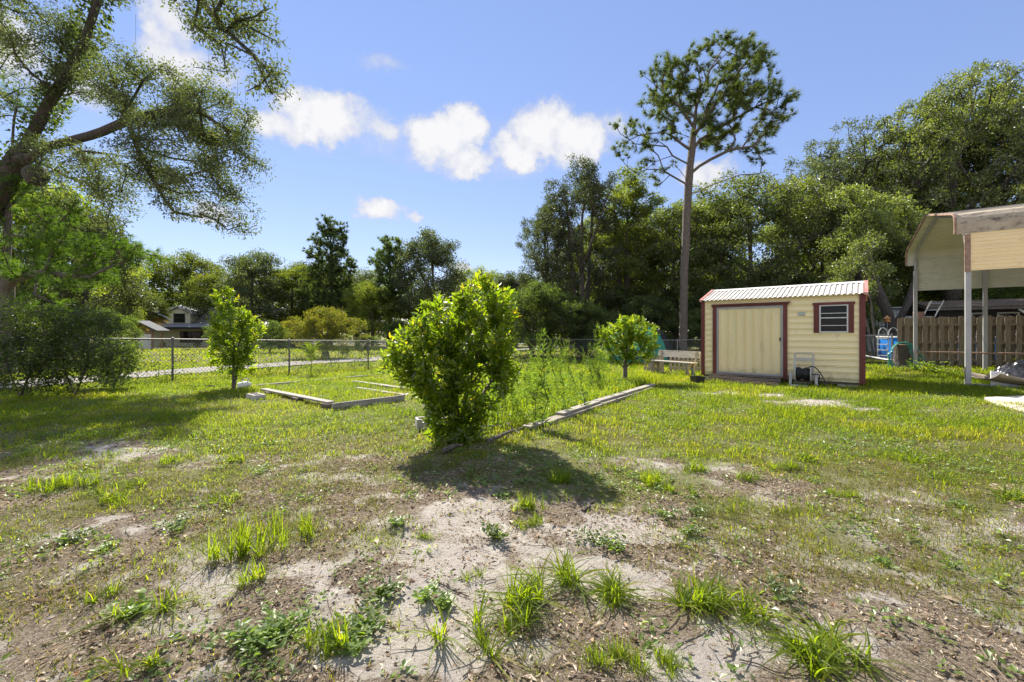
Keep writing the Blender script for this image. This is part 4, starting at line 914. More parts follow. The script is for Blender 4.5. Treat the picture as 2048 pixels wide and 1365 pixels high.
mb.b2(-.11,.11,-.11,.11,.09,.12); pot = mb.build('plant_pot', BLACKP); pot.location = p; pot.rotation_euler.z = .25; tag(pot, 'square black plastic plant pot on the grass beside the ramp', 'pot')
tl = thing('garden_tool', 'small hand tool with teal handle stuck in grass by the black pot', 'tool', gp(1391, 760))
MB().tube([(0,0,.05),(-.03,.02,.16),(-.09,.05,.34)], .014, 6).build('handle', GREENHOSE, tl, True); MB().poly([(-.03,0,-.04),(.03,0,-.04),(.025,0,.06),(-.025,0,.06)], (0,.006,0)).build('blade', GALV, tl)

# ---------------------------------------------------------------- garden beds: loose boards
def board(px0, py0, px1, py1, wd, ht, label, name='bed_plank', m=GREYWOOD, lift=0, roll=0):
    a = gp(px0, py0); b = gp(px1, py1); d = b-a; L = d.length; o = MB().box((0,0,ht/2), (L,wd,ht)).build(name, m, bevel=.006)
    o.location = (a+b)/2+Vector((0,0,lift)); o.rotation_euler = (roll, -math.asin(d.z/L), math.atan2(d.y, d.x)); return tag(o, label, 'plank', 'boards edging the garden beds')
board(527, 787, 662, 816, .14, .032, 'pale raised board along near left side of the small garden bed', lift=.075)
board(664, 822, 808, 803, .04, .12, 'grey board set on edge along the near right side of the small bed')
board(500, 775, 740, 753, .09, .05, 'thin grey board at the far edge of the small garden bed')
board(708, 766, 810, 781, .14, .06, 'grey board at the far right of the small bed, rear one of two')
board(713, 778, 811, 793, .12, .04, 'pale board inside the small bed, nearer of the two at its right')
for f in (.08, .5, .94):
    q = gp(527+(662-527)*f, 789+(818-789)*f); o = MB().b2(-.1,.1,-.06,.06,-.03,.075).build('support_block', DARKWOOD, bevel=.005); o.location = q; o.rotation_euler.z = -.6
    tag(o, ('dark wood block under far left end of the raised bed board', 'dark wood block under the middle of the raised bed board', 'dark wood block under the near end of the raised bed board')[(.08,.5,.94).index(f)], 'block')
BEDL = [(1052,861,1122,839,'splintered board end nearest the large citrus bush, lying by bed edge'),(1119,839,1193,813,'weathered bed edging board, second from the large bush'),(1192,812,1250,794,'weathered bed edging board, third from the large bush'),(1249,794,1305,776,'bed edging board farthest from the large bush, near small citrus tree')]
for k, (a,b,c,d,l) in enumerate(BEDL): board(a,b,c,d,.145,.035,l,lift=.062-.04*(k == 0))
for k, (a,b,c,d,l) in enumerate([(1090,852,1200,815,'dark lower timber under the near half of the bed edging'),(1202,814,1304,779,'dark lower timber under the far half of the bed edging')]): board(a,b,c,d,.11,.06,l,'bed_timber',OLDWOOD)
board(1025, 731, 1130, 723, .1, .05, 'grey board lying deep in the overgrown bed among the weeds')
board(985, 754, 1042, 745, .08, .03, 'short pale board half buried in the overgrown bed')
cb = MB()
for a in ((-.2,.2,-.1,-.07),(-.2,.2,.07,.1),(-.2,-.17,-.07,.07),(.17,.2,-.07,.07),(-.015,.015,-.07,.07)): cb.b2(*a,0,.19)
cbm = cb.mesh('concrete_block'); cbm.materials.append(CONCR)
for px_, py_, rz, dz, l in ((512,800,-.7,-.08,'hollow concrete block in the grass at far left corner of small bed'),(862,853,.35,-.07,'hollow concrete block at the foot of the large citrus bush')):
    o = link('concrete_block', cbm); o.location = gp(px_, py_)+Vector((0,0,dz)); o.rotation_euler.z = rz; tag(o, l, 'concrete block', 'concrete blocks in the yard')
# broken timber by the big bush
for k, (x0,y0,x1,y1,r_,l) in enumerate([(945,868,1010,858,.035,'long broken grey branch lying right of the big bush'),(975,888,1045,862,.03,'thin grey stick lying nearest the bed boards'),(885,908,925,896,.03,'short grey stick in the shade below the big bush'),(1000,848,1040,872,.028,'stick lying crosswise by the splintered board'),(1165,1025,1190,1008,.012,'dark curled stick on the sand in front of the big bush')]):
    a, b = gp(x0,y0), gp(x1,y1); mb = MB(); P = [Vector((0,0,r_)), (b-a)*.35+Vector((.02,.02,r_*1.5)), (b-a)*.7+Vector((-.02,.02,r_*1.2)), (b-a)+Vector((0,0,r_))]
    mb.tube(spline(P), [r_*(1-.5*i/18) for i in range(19)], 7); o = mb.build('stick', TWIG, None, True); o.location = a; tag(o, l, 'stick', 'dead sticks on the ground')
jug = thing('white_jug', 'white plastic jug lying beside the slender citrus tree', 'jug', gp(488, 777)+Vector((0,0,.08)), .5)
mb = MB(); mb.lathe([(0,-.13),(.075,-.125),(.08,-.1),(.08,.06),(.06,.1),(.025,.13),(.022,.16),(0,.162)], 14); o = mb.build('jug_body', WHITEP, jug, True); o.rotation_euler = (0, R(80), 0)
mb = MB(); mb.tube(spline([(.06,0,.08),(.1,0,.13),(.02,0,.15),(-.04,0,.09)]), .012, 6); mb.build('jug_handle', WHITEP, jug, True)
hz_ = MB(); hz_.tube(spline([(0,0,.03),(.25,.05,.05),(.5,-.05,.03),(.75,.03,.04),(.9,0,.03)]), .018, 6); o = hz_.build('black_pipe', RUBBER, None, True); o.location = gp(355,776); tag(o, 'short length of black pipe lying in grass by the left fence', 'pipe')

# ---------------------------------------------------------------- tent
tn = thing('dome_tent', 'teal and black dome tent beyond the back fence', 'tent', (6.9,23.6,-.3), -.25)
def dome(a0, a1, n=14, mm=8, rx=2.0, ry=1.6, h=2.05):
    vs = []; 
    for i in range(n+1):
        a = a0+(a1-a0)*i/n
        for j in range(mm+1): b = math.pi/2*j/mm; vs.append((rx*math.cos(a)*math.cos(b)**.8, ry*math.sin(a)*math.cos(b)**.8, h*math.sin(b)))
    return MB().add(vs, [(i*(mm+1)+j, (i+1)*(mm+1)+j, (i+1)*(mm+1)+j+1, i*(mm+1)+j+1) for i in range(n) for j in range(mm)])
dome(R(100), R(320)).build('teal_canopy', TEAL, tn, True); dome(R(-40), R(100)).build('black_canopy', BLACKF, tn, True)
for a in (R(100), R(200), R(320)):
    P = [(2.02*math.cos(a)*math.cos(b)**.8, 1.62*math.sin(a)*math.cos(b)**.8, 2.07*math.sin(b)) for b in np.linspace(0, math.pi/2, 9)]; MB().tube(P, .02, 5).build('tent_pole', BLACKP, tn, True)

# ---------------------------------------------------------------- house and pavilion at the far left
ho = thing('cream_house', 'cream sided house with dark metal roof and gabled dormer, across the lane', 'house', (-46.0,60,-.75), .12)
HC = mat('cream_clapboard', (.60,.57,.42), .7, (.55,.52,.38), 3); HR = mat('dark_metal_roof', (.36,.36,.37), .55, (.44,.44,.45), 3, metal=.4); HT = mat('dark_trim', (.03,.03,.032), .6)
MB().b2(-7,14,0,9,0,2.9).build('wall', HC, ho)
mb = MB()
for i in range(14): mb.b2(-7,14,-.03,-.003,.1+i*.2,.12+i*.2)
mb.build('clapboard', HC, ho)
mb = MB(); mb.poly([(-7.4,-1.6,2.75),(-7.4,2.4,3.55),(-7.4,4.8,5.75),(-7.4,9.6,2.75),(-7.4,9.6,2.9),(-7.4,4.8,5.95),(-7.4,2.35,3.72),(-7.4,-1.6,2.92)], (22,0,0)); rf = mb.build('roof', HR, ho)
mb = MB()
for i in range(48): mb.poly([(-7.2+i*.45,2.38,3.73),(-7.2+i*.45,4.8,5.96),(-7.2+i*.45,4.8,6.02),(-7.2+i*.45,2.38,3.79)], (.05,0,0)); mb.poly([(-7.2+i*.45,-1.6,2.93),(-7.2+i*.45,2.3,3.715),(-7.2+i*.45,2.3,3.77),(-7.2+i*.45,-1.6,2.98)], (.05,0,0))
mb.build('roof_seam', HR, rf); MB().b2(-7.4,14.6,-1.66,-1.605,2.6,2.93).build('fascia', HT, ho)
dm = MB().poly([(-3.1,1.2,3.3),(0.0,1.2,3.3),(0.0,1.2,4.95),(-1.55,1.2,5.75),(-3.1,1.2,4.95)], (0,3.2,0)).build('dormer', HC, ho)
for s in (1, -1): MB().poly([(-1.55,.85,6.02),(-1.55+s*2.0,.85,4.98),(-1.55+s*2.0,.85,4.80),(-1.55,.85,5.84)], (0,3.9,0)).build('dormer_roof', HR, dm)
w_ = MB().b2(-2.2,-.7,1.14,1.195,3.6,4.9).build('window', HT, dm); MB().b2(-2.1,-.8,1.12,1.135,3.7,4.25).build('pane', GLASS, w_); MB().b2(-2.1,-.8,1.12,1.135,4.32,4.8).build('pane', GLASS, w_)
for x in (-.6, 5.2):
    w_ = MB().b2(x,x+2.9,-.09,-.035,.75,2.35).build('window', HT, ho)
    for k in range(2): MB().b2(x+.12+k*1.38,x+1.36+k*1.38,-.1,-.092,.85,2.25).build('pane', GLASS, w_)
pv = thing('garden_pavilion', 'open wooden pavilion with grey metal roof in front of the far house', 'pavilion', (-40.9,44.5,-.75), .1); pv.scale = (.80,.45,.88)
for x in (0, 3.9):
    for y in (0, 3.2): MB().b2(x-.1,x+.1,y-.1,y+.1,0,2.5).build('post', mat('cedar_post', (.20,.10,.055), .8, (.27,.15,.09), 6) if 'cedar_post' not in bpy.data.materials else bpy.data.materials['cedar_post'], pv)
MB().poly([(-.5,-.6,3.35),(2.1,-.6,3.75),(4.7,-.6,2.55),(4.7,-.6,2.67),(2.1,-.6,3.88),(-.5,-.6,3.47)], (0,4.4,0)).build('roof', mat('grey_metal_roof', (.085,.09,.095), .8, (.12,.125,.13), 4, spec=.1), pv)
mb = MB(); [mb.b2(2.3,3.75,.05,.09,.1+i*.24,.28+i*.24) for i in range(9)]; sc_ = mb.build('slatted_screen', WHITEP, pv)
MB().b2(-.15,4.05,-.05,.05,2.3,2.48).build('beam', bpy.data.materials['cedar_post'], pv)
# ================================================================ VEGETATION
def loc(px, Y): X = (px-CX)/F*Y; return Vector((X, Y, gzf(X, Y)))
def PB(base, px, py, rx, ry, Y, dy=None, wt=1):
    c = pt(px, py, Y)-base; return (c.x, c.y, c.z, rx*Y/F, dy if dy else rx*Y/F, ry*Y/F, wt)
def PP(base, *a): return [tuple(pt(px, py, Y)-base) for px, py, Y in a]
def lf(k, rc, L, W, **kw): return lambda P, D, rg: cluster(P, D, rg, k, rc, L, W, **kw)

# ---- big leaning oak at the left, reaching over the yard
b0 = Vector((-10.6, 7.6, 0)); b0.z = gzf(b0.x, b0.y)
T0 = [(0,0,0)]+PP(b0, (-110,560,7.4), (-25,430,7.2), (40,315,7.05), (105,195,6.9), (165,95,6.8), (203,-20,6.7), (235,-190,6.5), (300,-330,6.2))
T1 = PP(b0, (35,330,7.0), (100,292,6.85), (180,272,6.75), (255,242,6.6), (330,226,6.5), (400,222,6.4), (455,262,6.3))
T2 = PP(b0, (235,-190,6.5), (330,-130,6.2), (400,0,5.9), (450,60,5.8), (505,110,5.7), (545,190,5.6))
T3 = PP(b0, (-25,430,7.2), (-60,250,7.0), (-60,60,6.8), (10,-60,6.5))
T4 = PP(b0, (255,242,6.6), (285,320,6.5), (330,400,6.4))
BL = [PB(b0,a,b,c,d,Y,dy,wt) for a,b,c,d,Y,dy,wt in ((70,60,90,80,6.9,1.0,1.0),(130,130,70,60,6.8,.8,.6),(30,190,60,60,7,.8,.5),(300,190,105,62,6.6,.8,1.25),(430,235,85,60,6.4,.7,1.1),(470,330,52,70,6.3,.6,1.0),(360,300,100,60,6.5,.8,1.0),
     (250,350,90,50,6.6,.8,.7),(400,390,85,48,6.4,.7,.9),(470,440,45,28,6.3,.4,.5),(180,410,80,40,6.8,.8,.45),(140,330,70,40,6.9,.8,.4),(210,120,40,50,6.7,.4,.35),
     (430,40,70,45,5.9,.7,.8),(500,30,70,50,5.8,.6,.9),(505,130,48,55,5.7,.5,.9),(545,165,30,36,5.6,.4,.6),(420,110,34,60,5.9,.4,.35),(545,40,40,45,5.8,.4,.6),
     (150,-90,170,70,6.6,.8,.55),(400,-110,180,70,6.0,.8,.6),(-120,60,120,160,7,.8,.45))]
OS = 2.0; cam_p = np.array((0,0,CAMZ)); b1 = Vector((b0.x*OS, b0.y*OS, 0)); b1.z = gzf(b1.x, b1.y)      # the oak stands well back from the viewer
def far_(p): return tuple((cam_p+OS*(np.array(b0)+np.array(p)-cam_p))-np.array(b1))
near_ = lambda p: tuple(np.array(b0)+np.array(p)-np.array(b1))
T0, T1, T3, T4 = [[far_(p) for p in T] for T in (T0, T1, T3, T4)]; T2 = [far_(T2[0])]+[near_(p) for p in T2[1:]]; T0[0] = (0,0,-.1)
BL = [far_(b[:3])+(b[3]*OS, b[4]*OS, b[5]*OS, b[6]) for b in BL[:13]+BL[19:20]+BL[21:]]+[near_(b[:3])+(b[3], b[4], b[5], b[6]*2.8) for b in BL[13:19]]; b0 = b1
def oakleaf(P, D, rg): return cluster(P, D, rg, 92, np.where(np.repeat(P[:,1] < -5.5, 92) , .18, .32)[:,None], np.where(np.repeat(P[:,1] < -5.5, 92), .05, .075), np.where(np.repeat(P[:,1] < -5.5, 92), .022, .034), back=.45, vary=.4)
oak = tree('oak_tree', 'large leaning oak with dark ivy clad trunk reaching over the yard from the left', 'oak tree', b0, [T0,T1,T2,T3,T4], BL, 1120, oakleaf, OAK, BARK, .37, .007, 21, .5, 1.5, .35, wob=.05, flare=.25, caps={-1:.035,1:.125,2:.045,3:.15,4:.07}, rise=1.0)
rg = np.random.default_rng(5); P = []; path = [Vector(p) for p in T0[2:7]]
for _ in range(1500):
    i = rg.integers(0, len(path)-1); f = rg.random(); q = path[i].lerp(path[i+1], f); a = rg.random()*6.28; r_ = .30+.18*rg.random()**2; P.append((q.x+r_*math.cos(a), q.y+r_*math.sin(a), q.z+rg.normal(0, .15)))
P = np.array(P); n = len(P); D = unit(rg.normal(0, 1, (n,3))+np.array((0,0,-.6))); Nn = unit(rg.normal(0,.7,(n,3))+np.array((0,-.4,.3))); V, t_, rv = leaves(P, D, Nn, .11+.07*rg.random(n), .10, np.clip(.2+.6*rg.random(n), 0, 1))
link('ivy', raw_mesh('ivy', V, tris=t_, attrs={'rnd': rv}), SHRUB, oak)
bl_ = MB(); q = pt(72,352,13.8)-b0; bl_.lathe([(0,-.30),(.2,-.27),(.32,-.07),(.33,.1),(.22,.27),(0,.32)], 12, tuple(q)); bl_.build('burl', BARK, oak, True)
mb = MB()
for k in range(16):
    px = rnd.choice((340, 415, 420, 400, 300, 470, 500)); q = pt(px+rnd.uniform(-30,30), rnd.uniform(20, 420), rnd.uniform(12, 13))-b0; L = rnd.uniform(.4,1.1)
    mb.tube([q, q+Vector((.01,0,-L*.5)), q+Vector((-.01,0,-L))], .004, 3)
mb.build('dead_twigs', TWIG, oak, kind='stuff')

# ---- tall lone pine
b = loc(1366, 22.5)
def pr(px, py, Y=22.5): return tuple(pt(px, py, Y)-b)
trk = [(0,0,0), pr(1368,560), pr(1373,430), pr(1380,330), pr(1386,275), pr(1392,215), pr(1420,140), pr(1450,110)]
br = [[pr(1380,330),pr(1345,312),pr(1310,325,22),pr(1285,345,22)],[pr(1383,300),pr(1330,265),pr(1280,270,23),pr(1240,290,23)],[pr(1388,255),pr(1360,215,22),pr(1310,170,22),pr(1285,150,22)],
      [pr(1384,290),pr(1440,255,23),pr(1510,215,23),pr(1560,220,23)],[pr(1386,275),pr(1430,210,22),pr(1480,140,22),pr(1520,95,22)],[pr(1379,345),pr(1420,320),pr(1460,300,22),pr(1530,290,22)],[pr(1376,395),pr(1420,372),pr(1480,350),pr(1540,345)],
      [pr(1378,370),pr(1340,350,23),pr(1320,370,23)],[pr(1390,235),pr(1400,160,24),pr(1390,110,24)]]
pbl = [PB(b,a,bb,c,d,Y,dy,wt) for a,bb,c,d,Y,dy,wt in ((1420,160,105,62,22.5,2.6,1.3),(1330,165,50,45,22.3,1.5,.7),(1500,130,45,55,22.5,1.5,.8),(1540,220,48,55,22.5,1.6,.9),(1480,240,80,60,22.6,2.4,.7),(1290,250,62,50,22.6,1.8,.7),(1265,305,38,35,22.6,1,.35),(1310,345,50,24,22.3,1,.3),(1490,310,60,22,22.4,1,.25),(1400,230,90,60,22.5,2.2,.4),(1400,395,20,14,22.5,.4,.08))]
pine = tree('pine_tree', 'tall lone pine with bare straight trunk and open rounded crown behind the fence', 'pine tree', b, [trk]+br, pbl, 600, lambda P, D, r_: needles(P, D, r_, 4, 30, .34, .020, .36, .72), PINE, PBARK, .20, .013, 31, .5, 8.2, .78, wob=.09, caps={k:.085 for k in range(1,10)}, flare=.12, up=.15, crown='needles')

# ---- the citrus trees in the yard
b = gp(912, 878)
cbl = [PB(b,a,bb,c,d,Y,dy,wt) for a,bb,c,d,Y,dy,wt in ((960,600,58,46,5.05,.34,1),(1005,620,38,50,5.0,.3,.8),(885,645,62,52,5,.42,1),(960,680,82,60,5,.46,1.3),(830,690,52,46,4.9,.36,.9),(805,720,40,42,4.9,.3,.7),(880,740,66,56,4.9,.4,1.1),(905,800,52,48,4.95,.3,.9),(925,850,36,30,5.0,.2,.6),(870,790,40,40,4.9,.3,.5),(1000,720,46,44,5.1,.3,.5),(835,760,36,34,4.9,.25,.5),(970,562,22,26,5.05,.16,.5),(958,552,14,16,5.05,.1,.3),(905,862,50,24,5.0,.28,1.1),(945,835,36,32,5.05,.24,.8),(880,830,40,34,4.95,.24,.8),(780,735,22,22,4.85,.2,.3),(975,775,40,46,5.05,.28,.9),(1010,740,34,34,5.1,.25,.5),(915,900-30,56,20,4.95,.28,.8))]
def citleaf(k, back, L): return lambda P, D, rg: shoots(P, D, rg, k, back, L, L*.40)
cit = tree('citrus_bush', 'large bushy citrus tree with glossy yellow green leaves in the middle of the yard', 'citrus tree', b, [[(0,0,0),(.02,0,.14)],[(.02,0,.14),(-.15,-.03,.5),(-.35,-.05,.85)],[(.02,0,.14),(.14,.05,.6),(.3,.1,1.2),(.38,.1,1.6)],[(.02,0,.14),(.0,-.04,.6),(-.05,0,1.2)],[(.02,0,.14),(.3,.05,.5),(.5,0,.8)]], cbl, 950, citleaf(13, .20, .095), CITRUS, TWIG, .05, .003, 41, .1, .12, .45, wob=.02, flare=.2, up=.1, crown='foliage')
fru = MB()
for px, py in ((848,650),(893,665),(872,700)):
    q = pt(px, py, 4.72)-b; fru.lathe([(0,-.032),(.018,-.027),(.03,-.01),(.03,.012),(.018,.027),(0,.032)], 10, tuple(q))
fru.build('green_fruit', mat('green_fruit', (.05,.11,.02), .4, (.07,.14,.025), 20), cit, True)
b = gp(467, 778)
yy = b.y
cbl = [PB(b,a,bb,c,d,yy,dy,wt) for a,bb,c,d,dy,wt in ((452,600,24,30,.3,.7),(462,640,42,36,.45,1.1),(470,685,48,38,.5,1.3),(440,700,34,22,.35,.6),(500,660,28,30,.3,.7),(448,575,12,14,.15,.3),(480,730,36,22,.35,.7),(460,725,38,20,.35,.5))]
tree('citrus_sapling', 'slender upright citrus tree with bright green pear shaped crown near the left fence', 'citrus tree', b, [[(0,0,0),(.0,0,.5),(.0,.02,1.0),(-.1,0,1.7),(-.18,0,2.3)],[(.02,0,.03),(.09,0,.5),(.10,0,1.0),(.25,0,1.5)]], cbl, 330, citleaf(13, .24, .11), CITRUS, TWIG, .035, .003, 42, .15, .5, .45, wob=.03, crown='foliage')
b = gp(1250, 767); yy = b.y
cbl = [PB(b,a,bb,c,d,yy,dy,wt) for a,bb,c,d,dy,wt in ((1262,650,34,24,.4,1),(1290,665,30,26,.35,.8),(1235,672,38,26,.45,1),(1272,690,46,28,.5,1.1),(1215,655,22,12,.2,.3),(1225,705,30,20,.35,.6),(1285,715,34,16,.35,.5),(1245,640,18,14,.2,.3),(1205,700,14,8,.15,.15))]
tree('citrus_tree', 'small round headed citrus tree with yellow green leaves between bed and bench', 'citrus tree', b, [[(0,0,0),(0,0,.4)],[(0,0,.4),(-.22,0,.62),(-.4,0,.9)],[(0,0,.4),(.05,.05,.8),(.1,0,1.3)],[(0,0,.4),(.25,.0,.65),(.45,.05,.95)]], cbl, 460, citleaf(18, .22, .085), CITRUS, TWIG, .05, .003, 43, .14, .4, .4, wob=.03, crown='foliage')

# ---- dark shrub thicket by the left fence
for k, (px, py, s, l) in enumerate(((150,792,1.0,'dark loose leaved shrub thicket at the left fence, in the shade'),(40,795,1.05,'dark shrub at the left frame edge beneath the leaning oak'),(225,778,.62,'smaller dark shrub against the chain link fence at the thicket edge'))):
    b = gp(px, py)
    bl = [(-.55*s,0,1.0*s,.6*s,.5*s,.75*s),(.3*s,0,1.2*s,.75*s,.6*s,.7*s),(0,.1,1.6*s,.65*s,.5*s,.4*s),(.75*s,-.1,.65*s,.45*s,.4*s,.5*s),(-.2*s,-.1,.5*s,.7*s,.4*s,.4*s)]
    tree('shrub', l, 'shrub', b, [[(0,0,0),(-.1,0,.3)],[(0,0,0),(.3*s,0,.8*s),(.5*s,.1,1.2*s)],[(0,0,0),(-.4*s,.1,.7*s)],[(0,0,0),(.6*s,0,.3*s)]], bl, int(260*s), lf(20, .15, .065, .03), SHRUB, TWIG, .03, .003, 50+k, .2, .05, .3, wob=.04, flare=0, crown='foliage')

# ---- pine and oaks just beyond the left fence
b = loc(14, 14.5); s = 14.5/F
trk = [(0,0,0), tuple(pt(12,520,14.5)-b), tuple(pt(18,380,14.5)-b), tuple(pt(28,240,14.5)-b), tuple(pt(40,165,14.5)-b)]
br = [PP(b,(16,470,14.5),(110,480,13.6),(210,500,13),(300,510,12.6)),PP(b,(14,560,14.5),(90,545,13.4),(180,555,12.6)),PP(b,(18,400,14.5),(110,410,14),(190,440,13.6)),PP(b,(15,500,14.5),(-80,470,14)),PP(b,(18,380,14.5),(120,375,15.5))]
pbl = [PB(b,a,bb,c,d,Y,dy,wt) for a,bb,c,d,Y,dy,wt in ((230,500,85,26,13,.9,1.2),(120,490,90,28,13.6,1,1.2),(150,555,80,26,13,1,1.0),(60,530,60,30,14,1,.7),(120,420,80,26,14,1,.8),(60,350,60,40,14.5,1,.5),(40,190,36,26,14.5,.5,.4),(70,610,50,22,13.5,.7,.5),(290,520,34,18,12.7,.4,.5),(-60,450,70,60,14,1,.6))]
tree('pine_tree', 'pine beyond the left fence with long drooping needle sprays reaching right', 'pine tree', b, [trk]+br, pbl, 330, lambda P, D, r_: needles(P, D, r_, 4, 26, .26, .014, .5, .8), LOBLOLLY, PBARK, .2, .01, 61, .4, 1.5, .4, wob=.07, up=.2, crown='needles')
def proto_oak(seed, h, rad, ntips, k, L, lm, bm=BARK, zc=.62, rc=.42, lean=0, R0=None, nb=7, stems=1, low=.25):
    """unit-built broadleaf crown, height h and crown radius rad"""
    rg = np.random.default_rng(seed); bl = []
    for i in range(nb):
        a = i*2.4+rg.random(); q = rg.random(); zz = h*(low+.12+(.78-low)*(i+.5)/nb); rr = rad*(.62-.35*abs((i+.5)/nb-.45)); d_ = math.sqrt((.35+.65*rg.random()))*rad*.74*min(1, 1.35*(1-((zz/h-.42)/.62)**2)); rr = rad*(.24+.16*q); bl.append((math.cos(a)*d_+lean*zz/h, math.sin(a)*d_*.92, zz, rr, rr, h*.065*(.8+.5*rg.random())))
    bl += [(lean*.9, 0, h*.88, rad*.3, rad*.3, h*.09), (lean*.9+rad*.25, 0, h*.80, rad*.3, rad*.3, h*.08), (lean*.9-rad*.3, .1, h*.76, rad*.3, rad*.3, h*.08)]
    tr = [[(0,0,0),(lean*.25,0,h*.3),(lean*.5,.1,h*.5),(lean*.7,0,h*.7)]]
    for i in range(4): a = i*1.7+rg.random(); tr.append([(lean*.25,0,h*.28+i*.05*h),(lean*.4+math.cos(a)*rad*.3,math.sin(a)*rad*.3,h*(.42+.06*i)),(lean*.5+math.cos(a)*rad*.55,math.sin(a)*rad*.5,h*(.5+.08*i))])
    for i in range(stems-1): a = i*2.1+.4; tr.append([(0,0,.05),(math.cos(a)*rad*.15,math.sin(a)*rad*.15,h*.3),(math.cos(a)*rad*.3,math.sin(a)*rad*.3,h*.75)])
    tips = blob_points(bl, ntips, rg, .3); pos, par, drn, ti, pid = skeleton(tr, tips, rg, h*.05, .3, h*.008, h*low*.6, .3)
    tm, _ = branch_mesh('trunk', pos, par, ti, R0 or h*.022, .01, flare=.35, pid=pid, caps={k: (R0 or h*.022)*.55 for k in range(1,9)}); tm.materials.append(bm)
    V, t_, rv = cluster(pos[ti], drn[ti], rg, k, rc, L, L*.5, back=rc, flat=.7); cm = raw_mesh('crown', V, tris=t_, attrs={'rnd': rv}); cm.materials.append(lm)
    return tm, cm
def put(proto, name, label, cat, px, Y, top, hp, wscale=1, rz=0, group=None, base=None):
    b = base or loc(px, Y); H = CAMZ+(HZ-top)/F*Y-b.z; s = H/hp; t = thing(name, label, cat, b, rz, group); t.scale = (s*wscale, s*wscale, s)
    for nm, me in (('trunk', proto[0]), ('crown', proto[1])): o = bpy.data.objects.new(nm, me); COL.objects.link(o); o.parent = t
    return t
P_airy = proto_oak(101, 13, 3.6, 700, 58, .125, OAK, TWIG, rc=.33, nb=26, stems=3, low=.10)
P_airy2 = proto_oak(108, 13, 2.8, 460, 70, .12, LIGHTTREE, TWIG, rc=.38, nb=24, stems=2, low=.12)
P_dense = proto_oak(102, 10, 5.0, 600, 84, .135, DARKOAK, TWIG, rc=.43, nb=30, low=.06)
P_open = proto_oak(103, 13, 5.2, 820, 58, .125, OAK, BARK, rc=.31, nb=26, low=.28, lean=1.2, R0=.36)
P_open2 = proto_oak(107, 14, 5.5, 860, 58, .125, DARKOAK, BARK, rc=.31, nb=26, low=.24, lean=-.8, R0=.36)
P_far = proto_oak(104, 12, 5.2, 440, 60, .21, LIGHTTREE, TWIG, rc=.68, nb=24, low=.10)
P_far2 = proto_oak(105, 12, 4.6, 420, 60, .21, OAK, TWIG, rc=.66, nb=22, low=.12)
P_bush = proto_oak(106, 4, 2.3, 340, 56, .10, SHRUB, TWIG, rc=.27, nb=22, low=.02, stems=3, R0=.06)
RIGHT = [(P_airy,'slender_tree','tall airy tree left of the lone pine, with thin upright stems and sky behind',1165,30,305,13,.95,.3),(P_airy2,'slender_tree','yellowish slender tree just left of the lone pine trunk',1255,31,325,13,1.15,2.1),(P_airy,'slender_tree','shorter outermost slender tree at left end of the right hand wood',1095,31.5,395,13,.9,4.0),
 (P_dense,'oak_tree','dark dense oak directly behind the lone pine trunk',1350,33,390,10,1.1,.8),(P_dense,'oak_tree','broad dark live oak rising behind the cream shed',1500,31,345,10,1.15,2.9),(P_dense,'oak_tree','dark oak behind the right end of the shed roof',1640,34,365,10,1.05,4.4),
 (P_open,'oak_tree','tall open crowned oak with grey green leaves between shed and carport',1715,30,232,13,.95,.2),(P_open2,'oak_tree','tallest oak above the carport roof with heavy dark limbs',1905,29,150,14,.9,.9),(P_open,'oak_tree','oak at the right frame edge above the carport',2075,31,150,13,1.0,3.2),(P_open2,'oak_tree','oak crown showing between the two tallest oaks at right',1810,34,250,14,1.0,2.2),
 (P_dense,'oak_tree','low dark oak filling the gap above the wooden fence',1830,36,400,10,1.2,5.4),(P_dense,'oak_tree','low dark oak at right behind the dark house',2010,40,410,10,1.2,1.4),(P_airy2,'slender_tree','thin stemmed tree between the lone pine and the dense oak',1425,36,400,13,1.2,5.1),(P_dense,'oak_tree','background oak at left of the dark wood, behind the slender trees',1215,38,430,10,1.1,3.6)]
for pr_, nm, l, px, Y, top, hp, ws, rz in RIGHT: put(pr_, nm, l, 'tree', px, Y, top, hp, ws, rz)
b = loc(1792, 22.6); trk = [(0,0,0),(-.15,0,1.4),(-.55,0,2.6),(-1.2,.1,4.2),(-1.5,.2,6.0)]
bl = [(-1.6,0,7.2,1.3,1.2,.7),(.4,.3,6.8,1.2,1.0,.6),(-2.9,.2,6.3,.9,.9,.5),(1.9,0,6.0,1.0,1.0,.5),(-.4,.4,8.2,1.2,1.1,.6),(-2.2,.4,8.6,1.0,1.0,.6),(1.3,.5,7.6,.9,.9,.5)]
tree('leaning_oak', 'dark thick trunked oak leaning left, rising between shed and wooden fence', 'tree', b, [trk,[(-.15,0,1.4),(.5,0,2.6),(1.2,.1,4.2)],[(-.55,0,2.6),(-1.8,-.1,3.6),(-2.6,0,4.8)]], bl, 300, lf(52, .34, .125, .06), DARKOAK, BARK, .32, .01, 71, .4, 2, .3, wob=.06)
b = loc(1748, 20.5); tree('slender_tree', 'two thin leaning stems beside the thick dark trunk, right of the shed', 'tree', b, [[(0,0,0),(-.3,0,1.6),(-.9,0,3.4)],[(.1,0,0),(.0,0,1.5),(-.2,0,3.2)]], [(-1.3,0,4.6,.7,.7,.4),(-.5,0,5.3,.6,.6,.5),(.3,0,4.4,.6,.6,.35),(-.2,.2,3.5,.5,.5,.3),(-1.7,.1,3.7,.5,.5,.3),(.1,.1,5.9,.4,.4,.4)], 120, lf(36, .27, .11, .055), DARKOAK, TWIG, .07, .006, 72, .3, 1.5, .3)
